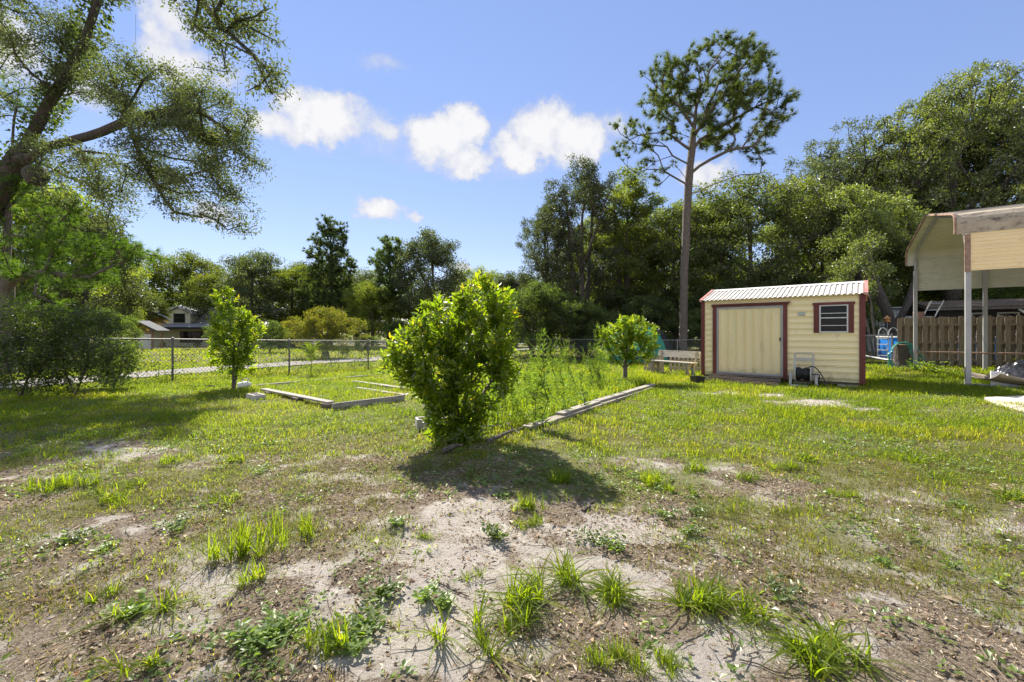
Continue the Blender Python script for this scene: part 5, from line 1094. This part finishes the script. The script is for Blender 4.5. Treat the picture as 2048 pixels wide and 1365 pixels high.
SHR = [(1065,26,560,1.0,.2,'tall shrub under the slender trees, left of the small round citrus tree'),(1125,25.5,585,1.0,1.3,'dense dark shrub behind the tall weeds, against the back fence'),(1180,25,600,.9,2.5,'dark shrub behind the small round citrus tree'),(1300,26,590,1.0,3.1,'dark shrub behind the teal tent'),(1400,25,615,.9,4.2,'low shrub behind the fence just left of the shed'),(1460,27,560,1.1,5.0,'shrub peeping over the left end of the shed roof'),(1018,30,585,1.1,.8,'grey green shrub showing just right of the large citrus bush'),(1235,29,570,1.2,1.9,'understorey shrub between slender trees and lone pine'),(1560,30,540,1.3,2.8,'understorey shrub behind the middle of the shed'),(1700,32,560,1.2,.5,'understorey shrub by the white outbuilding'),(1900,31,540,1.3,1.1,'understorey shrub behind the dark house roof'),(2030,33,540,1.3,4.1,'understorey shrub at right edge behind the dark house')]
for px, Y, top, ws, rz, l in SHR: put(P_bush, 'shrub', l, 'shrub', px, Y, top, 4, ws, rz, None)
LEFT = [(P_far2,'oak_tree','oak with forked dark trunk beyond the left fence, under the pine sprays',170,23,400,12,.9,.4),(P_far,'oak_tree','oak at the far left edge beyond the fence',40,25,330,12,1.0,1.7),(P_far,'oak_tree','light green oak right of the needle sprays, left of the far house',212,36,485,12,.7,2.8),(P_far,'oak_tree','rounded oak standing behind the cream house',375,72,498,12,1.15,.6),
 (P_far2,'oak_tree','spreading oak right of the cream house, behind the slender citrus',505,56,492,12,1.1,1.9),(P_far,'oak_tree','light oak filling the gap right of the far spreading oak',585,60,520,12,1.1,3.0),(P_far2,'oak_tree','broad light oak right of the two far pines',865,50,452,12,.95,4.2),(P_far,'oak_tree','low light tree just left of the far broad oak',745,48,560,12,1.1,5.2),(P_far,'oak_tree','hazy oak low behind the top of the large citrus bush',955,60,530,12,1.1,.9),(P_far2,'oak_tree','hazy oak between the citrus bush and the right hand wood',1030,58,535,12,1.1,2.4),(P_far,'oak_tree','low far oak left of the slender citrus crown',440,66,535,12,1.2,3.9),(P_far2,'oak_tree','far oak behind the tall dark pine',640,66,515,12,1.25,5.5),(P_far,'oak_tree','oak at left behind the garden pavilion',215,52,520,12,1.1,.1),(P_far2,'oak_tree','far oak behind the yellow myrtle',715,62,530,12,1.2,2.0)]
for pr_, nm, l, px, Y, top, hp, ws, rz in LEFT: put(pr_, nm, l, 'tree', px, Y, top, hp, ws, rz)
# two tall far pines
for k, (px, Y, top, wpx, l, lowz, sd_) in enumerate(((660,54,437,62,'tall dark pine with full pointed crown in the distance, left of the bush',.28,81),(778,51,475,58,'far pine with open branches beside the broad light oak',.3,82))):
    b = loc(px, Y); H = CAMZ+(HZ-top)/F*Y-b.z; wr = wpx*Y/F; bl = []
    for i in range(7):
        f = lowz+(1-lowz)*(i+.5)/7; rr = wr*(1.2-.72*((f-lowz)/(1-lowz))**1.3); a = i*2.2; bl.append((math.cos(a)*wr*.3*(1-f)*1.2, math.sin(a)*wr*.3*(1-f), H*f, rr*(.9 if k == 0 else .85), rr*.9, H*.075))
    tree('pine_tree', l, 'pine tree', b, [[(0,0,0),(.2,0,H*.4),(.1,0,H*.75),(0,0,H*.97)]], bl, 380 if k == 0 else 280, lambda P, D, r_: needles(P, D, r_, 6, 22, .5, .075, 1.0, .8), FARPINE, BARK, .26, .02, sd_, 1.0, H*lowz*.8, .45, wob=.15, up=.5, crown='needles')
# yellow-tipped myrtle beyond the lane
b = loc(650, 26.5)
bl = [PB(b,a,bb,c,d,26.5,dy,wt) for a,bb,c,d,dy,wt in ((650,628,40,14,1.2,1),(610,650,42,16,1.2,.9),(690,650,40,18,1.2,.9),(650,660,60,20,1.6,1),(725,668,20,14,.6,.3),(640,685,60,18,1.5,.6),(590,668,24,16,.7,.4))]
tree('crape_myrtle', 'vase shaped crape myrtle with yellow orange tips beyond the lane', 'tree', b, [[(0,0,0),(.02,0,.3)]]+[[(0,0,.2),(math.cos(i*1.05)*.5,math.sin(i*1.05)*.4,1.3),(math.cos(i*1.05)*1.1,math.sin(i*1.05)*.8,2.1)] for i in range(6)], bl, 330, lf(46, .26, .10, .05, flat=.5), MYRTLE, PALETWIG, .2, .006, 91, .3, .8, .4, wob=.05)
# palms by the far house
def palm(px, Y, top, label, seed, n=46, R_=1.9):
    b = loc(px, Y); H = CAMZ+(HZ-top)/F*Y-b.z-R_*.75; t = thing('palm_tree', label, 'palm tree', b); rg = np.random.default_rng(seed)
    mb = MB(); mb.tube([(0,0,-.1),(.05,0,H*.5),(0,0,H)], [.26,.22,.3], 10); mb.build('trunk', PBARK, t, True)
    V = []; F3 = []; A = []; vb = 0
    for i in range(n):
        a = i*2.399; el = math.radians(75-125*(i/n)); stem = R_*.55; d = np.array((math.cos(a)*math.cos(el), math.sin(a)*math.cos(el), math.sin(el))); c = np.array((0,0,H))+d*stem
        side = unit(np.cross(d, (0,0,1.)+rg.normal(0,.05,3))); upv = np.cross(side, d); m = 18
        for j in range(m):
            th = (j/(m-1)-.5)*math.radians(200); q = d*math.cos(th)+side*math.sin(th)-np.array((0,0,.25)); L = R_*.62*(.8+.2*math.cos(th)); tip = c+unit(q)*L-np.array((0,0,.12*L)); s = unit(np.cross(q, upv))*.035
            V += [c, c+unit(q)*L*.5+s, tip, c+unit(q)*L*.5-s]; F3 += [(vb,vb+1,vb+2),(vb,vb+2,vb+3)]; vb += 4; A += [.95 if i > n*.82 else .3+.4*rg.random()]*4
    link('fronds', raw_mesh('fronds', np.array(V), tris=np.array(F3), attrs={'rnd': np.array(A)}), PALM, t); return t
palm(302, 50, 598, 'round headed cabbage palm with some yellowed fronds beside the far house', 1, 54, 2.0); palm(268, 52, 612, 'second cabbage palm, partly hidden left of the round headed one', 2, 40, 2.0)
SH2 = [(448,40,640,1.0,.3,'pale green shrub behind the slender citrus, in front of the far house'),(540,34,640,1.1,1.1,'olive shrub between the slender citrus and the yellow myrtle'),(325,55,684,1.2,2.2,'low dark shrub beneath the far house wall'),(395,56,684,1.0,.2,'low dark shrub below the far house window'),(735,32,668,1.1,3.0,'shrub right of the yellow myrtle beyond the lane'),(800,44,640,1.2,4.4,'shrub seen left of the large citrus bush, beyond the fence'),(210,20,615,1.0,5.0,'leafy sapling like shrub beyond the fence, above the dark thicket'),(95,22,590,1.3,.9,'shrub beyond the left fence behind the dark thicket'),(1060,40,610,1.2,1.8,'far shrub just right of the large citrus bush'),(560,46,655,1.3,2.6,'far shrub behind the yellow myrtle'),(690,29,690,.9,5.6,'low dark shrub at the foot of the myrtle'),(620,29.5,690,.8,.7,'low dark shrub left of the myrtle stems')]
for px, Y, top, ws, rz, l in SH2: put(P_bush, 'shrub', l, 'shrub', px, Y, top, 4, ws, rz, None)
# the far wood, one mass
rg = np.random.default_rng(77); n = 44000; a = rg.random(n); th = (a-.5)*math.radians(168); r_ = 88+26*rg.random(n); x = r_*np.sin(th); y = r_*np.cos(th)
near = (x > 10); sc = np.where(near, .62, 1.0); x *= sc; y *= sc
h = (8.5+4.5*fbm(th*14, 0*th, 3))*np.where(near, 1.0, 1.05); P = np.stack([x, y, -.8+h*rg.random(n)**.75], 1)
D = unit(rg.normal(0,1,(n,3))); Nn = unit(rg.normal(0,.6,(n,3))+np.array((0,0,.5))); V, t_, rv = leaves(P, D, Nn, .75+.5*rg.random(n), .5, np.clip(fbm(th*60, P[:,2]*.6, 9)*.7+.3*rg.random(n), 0, 1))
tag(link('far_woods', raw_mesh('far_woods', V, tris=t_, attrs={'rnd': rv}), FARWOOD, kind='stuff'), 'dark belt of woodland along the horizon', 'woods')

# ---- tall weeds in the overgrown bed
def stalk(seed, H, nl, lw, feathery=False):
    rg = np.random.default_rng(seed); mb = MB(); k = 7; P = [(rg.normal(0,.012)*i, rg.normal(0,.012)*i, H*i/k) for i in range(k+1)]; mb.tube(P, [.005*(1-.75*i/k) for i in range(k+1)], 4)
    pts = np.array([Vector(P[0])]); f = rg.random(nl)**.9*.97+.03; idx = np.minimum((f*k).astype(int), k-1); A = np.array(P); base = A[idx]+(A[idx+1]-A[idx])*((f*k-idx)[:,None])
    az = rg.random(nl)*6.283; el = .5+.5*f+rg.normal(0,.2,nl); D = np.stack([np.cos(az)*np.cos(el), np.sin(az)*np.cos(el), np.sin(el)], 1); Nn = unit(np.array((0,0,1.))+rg.normal(0,.3,(nl,3))); L = lw*(1.25-.75*f)*(.7+.6*rg.random(nl))
    V, t_, rv = leaves(base, D, Nn, L, L*(.12 if not feathery else .08), np.clip(.2+.6*rg.random(nl),0,1), droop=.25); lm_ = raw_mesh('leaves', V, tris=t_, attrs={'rnd': rv}); lm_.materials.append(WEED); sm = mb.mesh('stem', True); sm.materials.append(WEEDSTEM); return sm, lm_
WEEDSTEM = mat('weed_stem', (.06,.10,.03), .7, (.10,.13,.04), 8)
SP = [stalk(201,1.0,110,.10), stalk(202,.8,90,.09), stalk(203,1.25,150,.10), stalk(204,1.1,420,.06,True)]
spots = [(1070,858,0,.95),(1087,862,0,1.0),(1128,832,0,.85),(1167,822,1,.95),(1062,800,1,.8),(1010,800,1,.9),(1048,790,0,.85),(1098,796,1,.85),(1215,800,1,.75),(985,842,1,.9),(1030,845,1,.7),(1150,795,1,.8),(1205,775,1,.8),(1240,795,1,.6),(1180,780,1,.85),(1110,780,1,.9),(1140,775,1,.8),(1075,775,0,.8),(1005,770,1,.85),(1035,765,1,.9)]
for _ in range(34):
    a_ = rnd.uniform(975, 1270); top_ = 1195-.335*a_; spots.append((a_, rnd.uniform(735, min(850, top_)), rnd.choice((0,1,1,2,3)), rnd.uniform(.6,1.05)))
for k, (px, py, v, s) in enumerate(spots):
    t = thing('tall_weed', 'single tall leafy weed stalk growing in the overgrown bed beside the large citrus bush', 'weed', gp(px, py), rnd.random()*6, 'tall weed stalks in the overgrown bed'); s *= 1.3; t.scale = (s,s,s); t.rotation_euler.x = rnd.uniform(-.06,.06); t.rotation_euler.y = rnd.uniform(-.06,.06)
    for nm, me in (('stem', SP[v][0]), ('leaves', SP[v][1])): o = bpy.data.objects.new(nm, me); COL.objects.link(o); o.parent = t
for k, (px, py, s) in enumerate([(1095,748,1.5),(1080,752,1.3),(1110,752,1.25),(1132,748,1.05),(1165,742,.9),(1062,748,1.2),(1045,742,1.1),(1190,740,.7),(1125,738,1.2),(1150,735,1.0)]):
    t = thing('feathery_weed', 'tall feathery bright green weed at the back of the overgrown bed', 'weed', gp(px, py), rnd.random()*6, 'feathery weeds at the back of the bed'); t.scale = (s,s,s)
    for nm, me in (('stem', SP[3][0]), ('leaves', SP[3][1])): o = bpy.data.objects.new(nm, me); COL.objects.link(o); o.parent = t
# short undergrowth of the bed
rg = np.random.default_rng(15); x, y = scatter(26000, 5.3, 14, rg, -1, 4.2); px_, py_ = pix(x, y); k_ = (px_ > 950) & (px_ < 1290) & (py_ > 705) & (py_ < 1203-.335*px_) & (rg.random(len(x)) < .42*(fbm(x*2, y*2, 5) > .42)); x, y = x[k_], y[k_]; m = len(x); kk = 7
H = .05+.30*rg.random(m)*fbm(x*1.3, y*1.3, 8); P = np.stack([np.repeat(x,kk)+rg.normal(0,.03,m*kk), np.repeat(y,kk)+rg.normal(0,.03,m*kk), np.repeat(gz(x,y),kk)+np.repeat(H,kk)*rg.random(m*kk)], 1)
D = unit(rg.normal(0,1,(m*kk,3))+np.array((0,0,.5))); Nn = unit(rg.normal(0,.5,(m*kk,3))+np.array((0,0,1.))); V, t_, rv = leaves(P, D, Nn, .03+.035*rg.random(m*kk), .022, np.clip(np.repeat(rg.random(m)*.5,kk)+.5*rg.random(m*kk),0,1))
tag(link('bed_weeds', raw_mesh('bed_weeds', V, tris=t_, attrs={'rnd': rv}), WEED, kind='stuff'), 'thick low weeds filling the overgrown bed', 'weeds')
# vines and seedlings on the left fence
rg = np.random.default_rng(19); P = []
for _ in range(260):
    i = rg.integers(0, 5); f = rg.random(); q = LF[i].lerp(LF[i+1], f); hh = rg.random()**1.5*1.05
    for k in range(16): P.append((q.x+rg.normal(0,.14), q.y+rg.normal(0,.14), q.z+hh+rg.normal(0,.10)))
P = np.array(P); n = len(P); D = unit(rg.normal(0,1,(n,3))); Nn = unit(rg.normal(0,.6,(n,3))+np.array((0,0,.5))); V, t_, rv = leaves(P, D, Nn, .05+.04*rg.random(n), .03, rg.random(n))
tag(link('fence_vines', raw_mesh('fence_vines', V, tris=t_, attrs={'rnd': rv}), SHRUB, kind='stuff'), 'thin vines and seedlings tangled in the left chain link fence', 'vines')
# young palm-like sapling by the left fence
yp = thing('feathery_sapling', 'young feathery sapling with arching pinnate fronds by the left fence', 'sapling', gp(622, 752)); MB().tube([(0,0,0),(.01,0,.5),(0,0,.8)], [.014,.011,.006], 6).build('stem', WEEDSTEM, yp, True)
rg = np.random.default_rng(29); Vp = []; Dp = []; Np = []
for i in range(15):
    a = i*2.4; el0 = 1.25-.7*(i/15); z0 = .45+.03*(15-i)
    for j in range(22):
        f = j/21; r_ = .46*f*math.cos(el0)+.10*f; z = z0+.5*f*math.sin(el0)-.22*f*f; c = np.array((r_*math.cos(a), r_*math.sin(a), z))
        for s in (-1,1): Vp.append(c); Dp.append(np.array((-s*math.sin(a)+.5*math.cos(a), s*math.cos(a)+.5*math.sin(a), .15))); Np.append(np.array((.1,0,1.)))
V, t_, rv = leaves(np.array(Vp), unit(np.array(Dp)), unit(np.array(Np)), .12, .02, np.clip(.5+.4*rg.random(len(Vp)),0,1)); link('fronds', raw_mesh('fronds', V, tris=t_, attrs={'rnd': rv}), WEED, yp)

# ---- single clumps in the foreground
def clump(px, py, label, n, L, W, lean, seed, m=GRASS):
    """a coarse grass plant: several crowns of arching, twisting blades"""
    rg = np.random.default_rng(seed); b = gp(px, py); b.z = float(gzb(b.x, b.y)); nc = max(2, n//22); seg = 6
    cc = rg.normal(0, .16*L+.02, (nc, 2)); cc[:,0] *= 1.5; ci = rg.integers(0, nc, n); drag = rg.normal(0, .55, (nc, 2))
    az = rg.random(n)*2*np.pi; l = L*(.3+.95*rg.random(n)**.8); le = np.clip(lean*(.25+1.25*rg.random(n)), .05, 1.6); wd = W*(.6+.7*rg.random(n))
    o0 = cc[ci]+rg.normal(0, .014, (n,2)); dx = np.cos(az)+drag[ci,0]; dy = np.sin(az)+drag[ci,1]; nn = np.hypot(dx, dy); dx /= nn; dy /= nn; rings = []; bend = rg.normal(0, .5, n); tw = rg.normal(0, .6, n)
    for s in range(seg+1):
        f = s/seg; hr = l*(le*f*.5+le*.5*f*f); hz = l*(f*(1.02-.2*le)-.66*np.minimum(le,1.25)*f*f*.8); w_ = wd*(1-f**2.4)*(.5+1.5*f*(1-f))
        ax = dx-dy*bend*f; ay = dy+dx*bend*f; an = np.hypot(ax, ay); ax /= an; ay /= an
        c = np.stack([o0[:,0]+ax*hr, o0[:,1]+ay*hr, np.maximum(hz, .004+.01*f)], 1); sd_ = unit(np.stack([-ay, ax, tw*(.3+f)], 1))*w_[:,None]*.5
        rings += [c-sd_, c+sd_]
    V = np.stack(rings, 1).reshape(-1,3); k = np.arange(n)[:,None,None]*(2*(seg+1)); q = np.array([[2*s,2*s+1,2*s+3,2*s+2] for s in range(seg)])[None]+k
    rv = np.repeat(np.clip(.08+.45*rg.random(n)+.45*(rg.random(n) > .88), 0, 1), 2*(seg+1)); o = link('grass_clump', raw_mesh('grass_clump', V, quads=q.reshape(-1,4), attrs={'rnd': rv}), m); o.location = b
    return tag(o, label, 'grass clump', 'coarse grass clumps on the sandy foreground')
CL = [(1055,1200,'biggest sprawling clump of broad bladed grass, in front centre on pale sand',110,.26,.011,.95),(1130,1150,'broad bladed grass clump joined to the right of the biggest front centre clump',80,.26,.011,.95),(965,1275,'spiky grass clump nearest the viewer, left of centre on sand',90,.22,.011,.9),(1255,1195,'low rosette grass clump right of the biggest front centre clump',100,.18,.012,1.15),(1400,1215,'long dense row of broad bladed grass, right of the rosette clump',120,.22,.012,1.0),(1460,1230,'broad bladed grass clump at the right end of the long dense row',70,.2,.011,1.0),(1620,1300,'leafy grass clump nearest the viewer at lower right',90,.2,.013,1.05),(1650,1325,'grass clump with long trailing blades at lower right, below the leafy one',45,.26,.012,1.3),
 (480,1120,'tall bright clump of upright grass left of centre in the foreground',110,.27,.009,.55),(555,1085,'fine upright grass clump behind the tall bright one at left',90,.27,.007,.5),(600,1075,'thin grass clump at the right end of the tall left group',60,.24,.006,.5),(500,1165,'small grass clump at the foot of the tall bright left clump',50,.18,.009,.8),(640,1300,'narrow bladed grass tuft among leafy weeds at bottom left of centre',60,.2,.009,.6),(330,1225,'low arching grass clump at lower left beside a leafy weed',45,.2,.010,1.2),(210,1195,'small upright grass tuft at lower left on brown litter',36,.14,.008,.7),(240,1345,'small grass tuft at the bottom edge, lower left',40,.13,.009,.8),
 (160,975,'dark shaded grass clump at the left edge of the sand',120,.22,.008,.7),(80,985,'grass clump at the far left beside the dark shaded one',90,.2,.008,.7),(210,1000,'spreading grass clump right of the dark shaded one at left',70,.18,.008,.9),(230,1010,'grass clump on litter just below the dark shaded one at left',60,.16,.008,.9),(1115,970,'dense upright clump on sand just right of the bush shadow tip',140,.19,.007,.55),(1055,1015,'clump at the near end of the bush shadow',120,.17,.008,.75),(1070,1050,'low clump just below the one at the shadow end',80,.13,.008,1.0),(1285,970,'upright pale clump right of the bush shadow',110,.18,.007,.55),(1330,985,'pale grass clump beside the upright one, right of the shadow',90,.15,.007,.65),(1220,940,'small bright tuft on sand behind the bush shadow',60,.11,.006,.6),
 (1565,935,'dark green coarse clump on the sand strip, middle right',90,.18,.009,.95),(1490,960,'coarse clump beside the sand strip, left of the dark green one',70,.17,.009,1.0),(1395,945,'coarse spreading clump at the left end of the sand strip',80,.17,.009,.9),(1690,990,'round tight yellow green tuft at right, like a pin cushion',200,.10,.005,.6),(1610,925,'bright coarse clump behind the sand strip at right',70,.16,.009,1.0),(1835,925,'coarse dark clump at right in the thin lawn',80,.17,.010,1.1),(2020,1005,'coarse bright clump at the right edge',110,.18,.010,1.1),(1890,965,'coarse low clump in the thin lawn, right of the pin cushion tuft',70,.15,.009,1.1),
 (1230,1310,'fine yellow green tuft at the bottom edge, right of centre',160,.10,.005,.7),(1300,1335,'fine yellow green tuft at bottom, right of a similar one',130,.10,.005,.8),(940,1150,'tiny spiky tuft alone on pale sand in the centre',36,.09,.007,.8),(850,1075,'mossy fine tuft on sand left of the bush shadow tip',110,.06,.004,.8),(340,925,'bright grass clump behind the pale sand at left',90,.14,.007,.8),(470,925,'grass clump at left in the middle ground by thin grass',90,.14,.007,.8),(450,1005,'wide low clump at left, above the pale sand patch',90,.15,.008,.95),(250,975,'bright low clump beyond the dark shaded one at left',80,.15,.008,.9)]
for k, (px, py, l, n, L, W, le) in enumerate(CL): clump(px, py, l, int(n*1.7), L*.84, W*.8, le, 300+k)
def weed(px, py, label, n, r_, h, L, seed):
    rg = np.random.default_rng(seed); b = gp(px, py); b.z = float(gzb(b.x, b.y)); st = max(5, n//14); ang = rg.random(st)*6.283; V0 = []; D0 = []
    for a in ang:
        R2 = r_*(.35+.75*rg.random()); m = n//st
        for j in range(m): f = (j+1)/m; c = np.array((R2*f*math.cos(a), R2*f*math.sin(a), h*(f-.35*f*f)*(.6+.6*rg.random())))+rg.normal(0,.012,3); c[2] = max(c[2], .006); V0.append(c); aa = a+(1.2 if j % 2 else -1.2)+rg.normal(0,.4); D0.append((math.cos(aa), math.sin(aa), .35+.3*rg.random()))
    V0 = np.array(V0); D0 = unit(np.array(D0)); nn = len(V0); Nn = unit(rg.normal(0,.35,(nn,3))+np.array((0,0,1.))); l = L*(.6+.7*rg.random(nn)); V, t_, rv = leaves(V0, D0, Nn, l, l*.55, np.clip(.15+.7*rg.random(nn),0,1), six=True)
    o = link('leafy_weed', raw_mesh('leafy_weed', V, tris=t_, attrs={'rnd': rv}), WEED); o.location = b; return tag(o, label, 'weed', 'leafy weeds on the sandy foreground')
WD = [(995,1075,'bushy leafy weed on pale sand at the tip of the bush shadow',150,.10,.10,.03),(795,1055,'leafy weed on sand left of the shadow tip',110,.10,.07,.03),(1195,1085,'loose leafy weed patch right of centre, on sand',150,.15,.07,.028),(1230,1100,'leafy weed just right of the loose patch on sand',110,.11,.06,.028),(760,1185,'spreading leafy weed left of centre in front',140,.13,.06,.034),(850,1190,'small leafy weed alone on sand, left of the biggest grass clump',70,.07,.07,.034),(895,1215,'leafy weed close left of the spiky nearest clump',70,.08,.06,.032),(720,1260,'leafy creeping weed at lower centre left',150,.13,.06,.034),(690,1290,'leafy creeping weed below the other, lower centre left',140,.13,.06,.036),(560,1270,'broad leafy weed patch at lower left of centre',190,.15,.08,.036),(500,1290,'broad leafy weed patch left of the grass tuft at bottom',170,.14,.08,.036),(265,1225,'rosette of fresh green leaves at lower left',80,.09,.06,.04),(345,1060,'mounded leafy weed right of the pale sand patch at left',120,.11,.07,.03),(135,1085,'leafy weed among grass at the far left',100,.11,.06,.032),(215,1100,'creeping leafy weed at left below the pale sand',80,.10,.04,.03),(1370,1070,'leafy weed at right of centre, on litter',110,.12,.06,.03),(1330,1035,'leafy weed behind the right of centre one',90,.11,.06,.03),(1560,1200,'airy yellow green leafy weed at lower right',150,.15,.09,.026),(520,950,'leafy weed in the middle ground at left',90,.12,.05,.03),(1400,1030,'small leafy weed near the middle of the sandy right',80,.10,.05,.03),(1770,1130,'single small leafy weed in dry grass at right',50,.07,.03,.03),(1910,1015,'pale leafy weed in thin lawn at right',70,.08,.04,.03)]
for k, (px, py, l, n, r_, h, L) in enumerate(WD): weed(px, py, l, n, r_, h, L, 500+k)
# weeds beneath the carport edge
for k, (px, py, l) in enumerate(((1990,735,'green weed growing behind the black sheeting by the wooden fence'),(2030,738,'bright green weed at right edge behind the tan trough'),(1830,742,'small weed at the foot of the far carport post'),(1870,748,'loose weed along the far carport base rail'))):
    o = weed(px, py, l, 140, .35, .5, .10, 600+k); o['group'] = 'weeds by the carport'
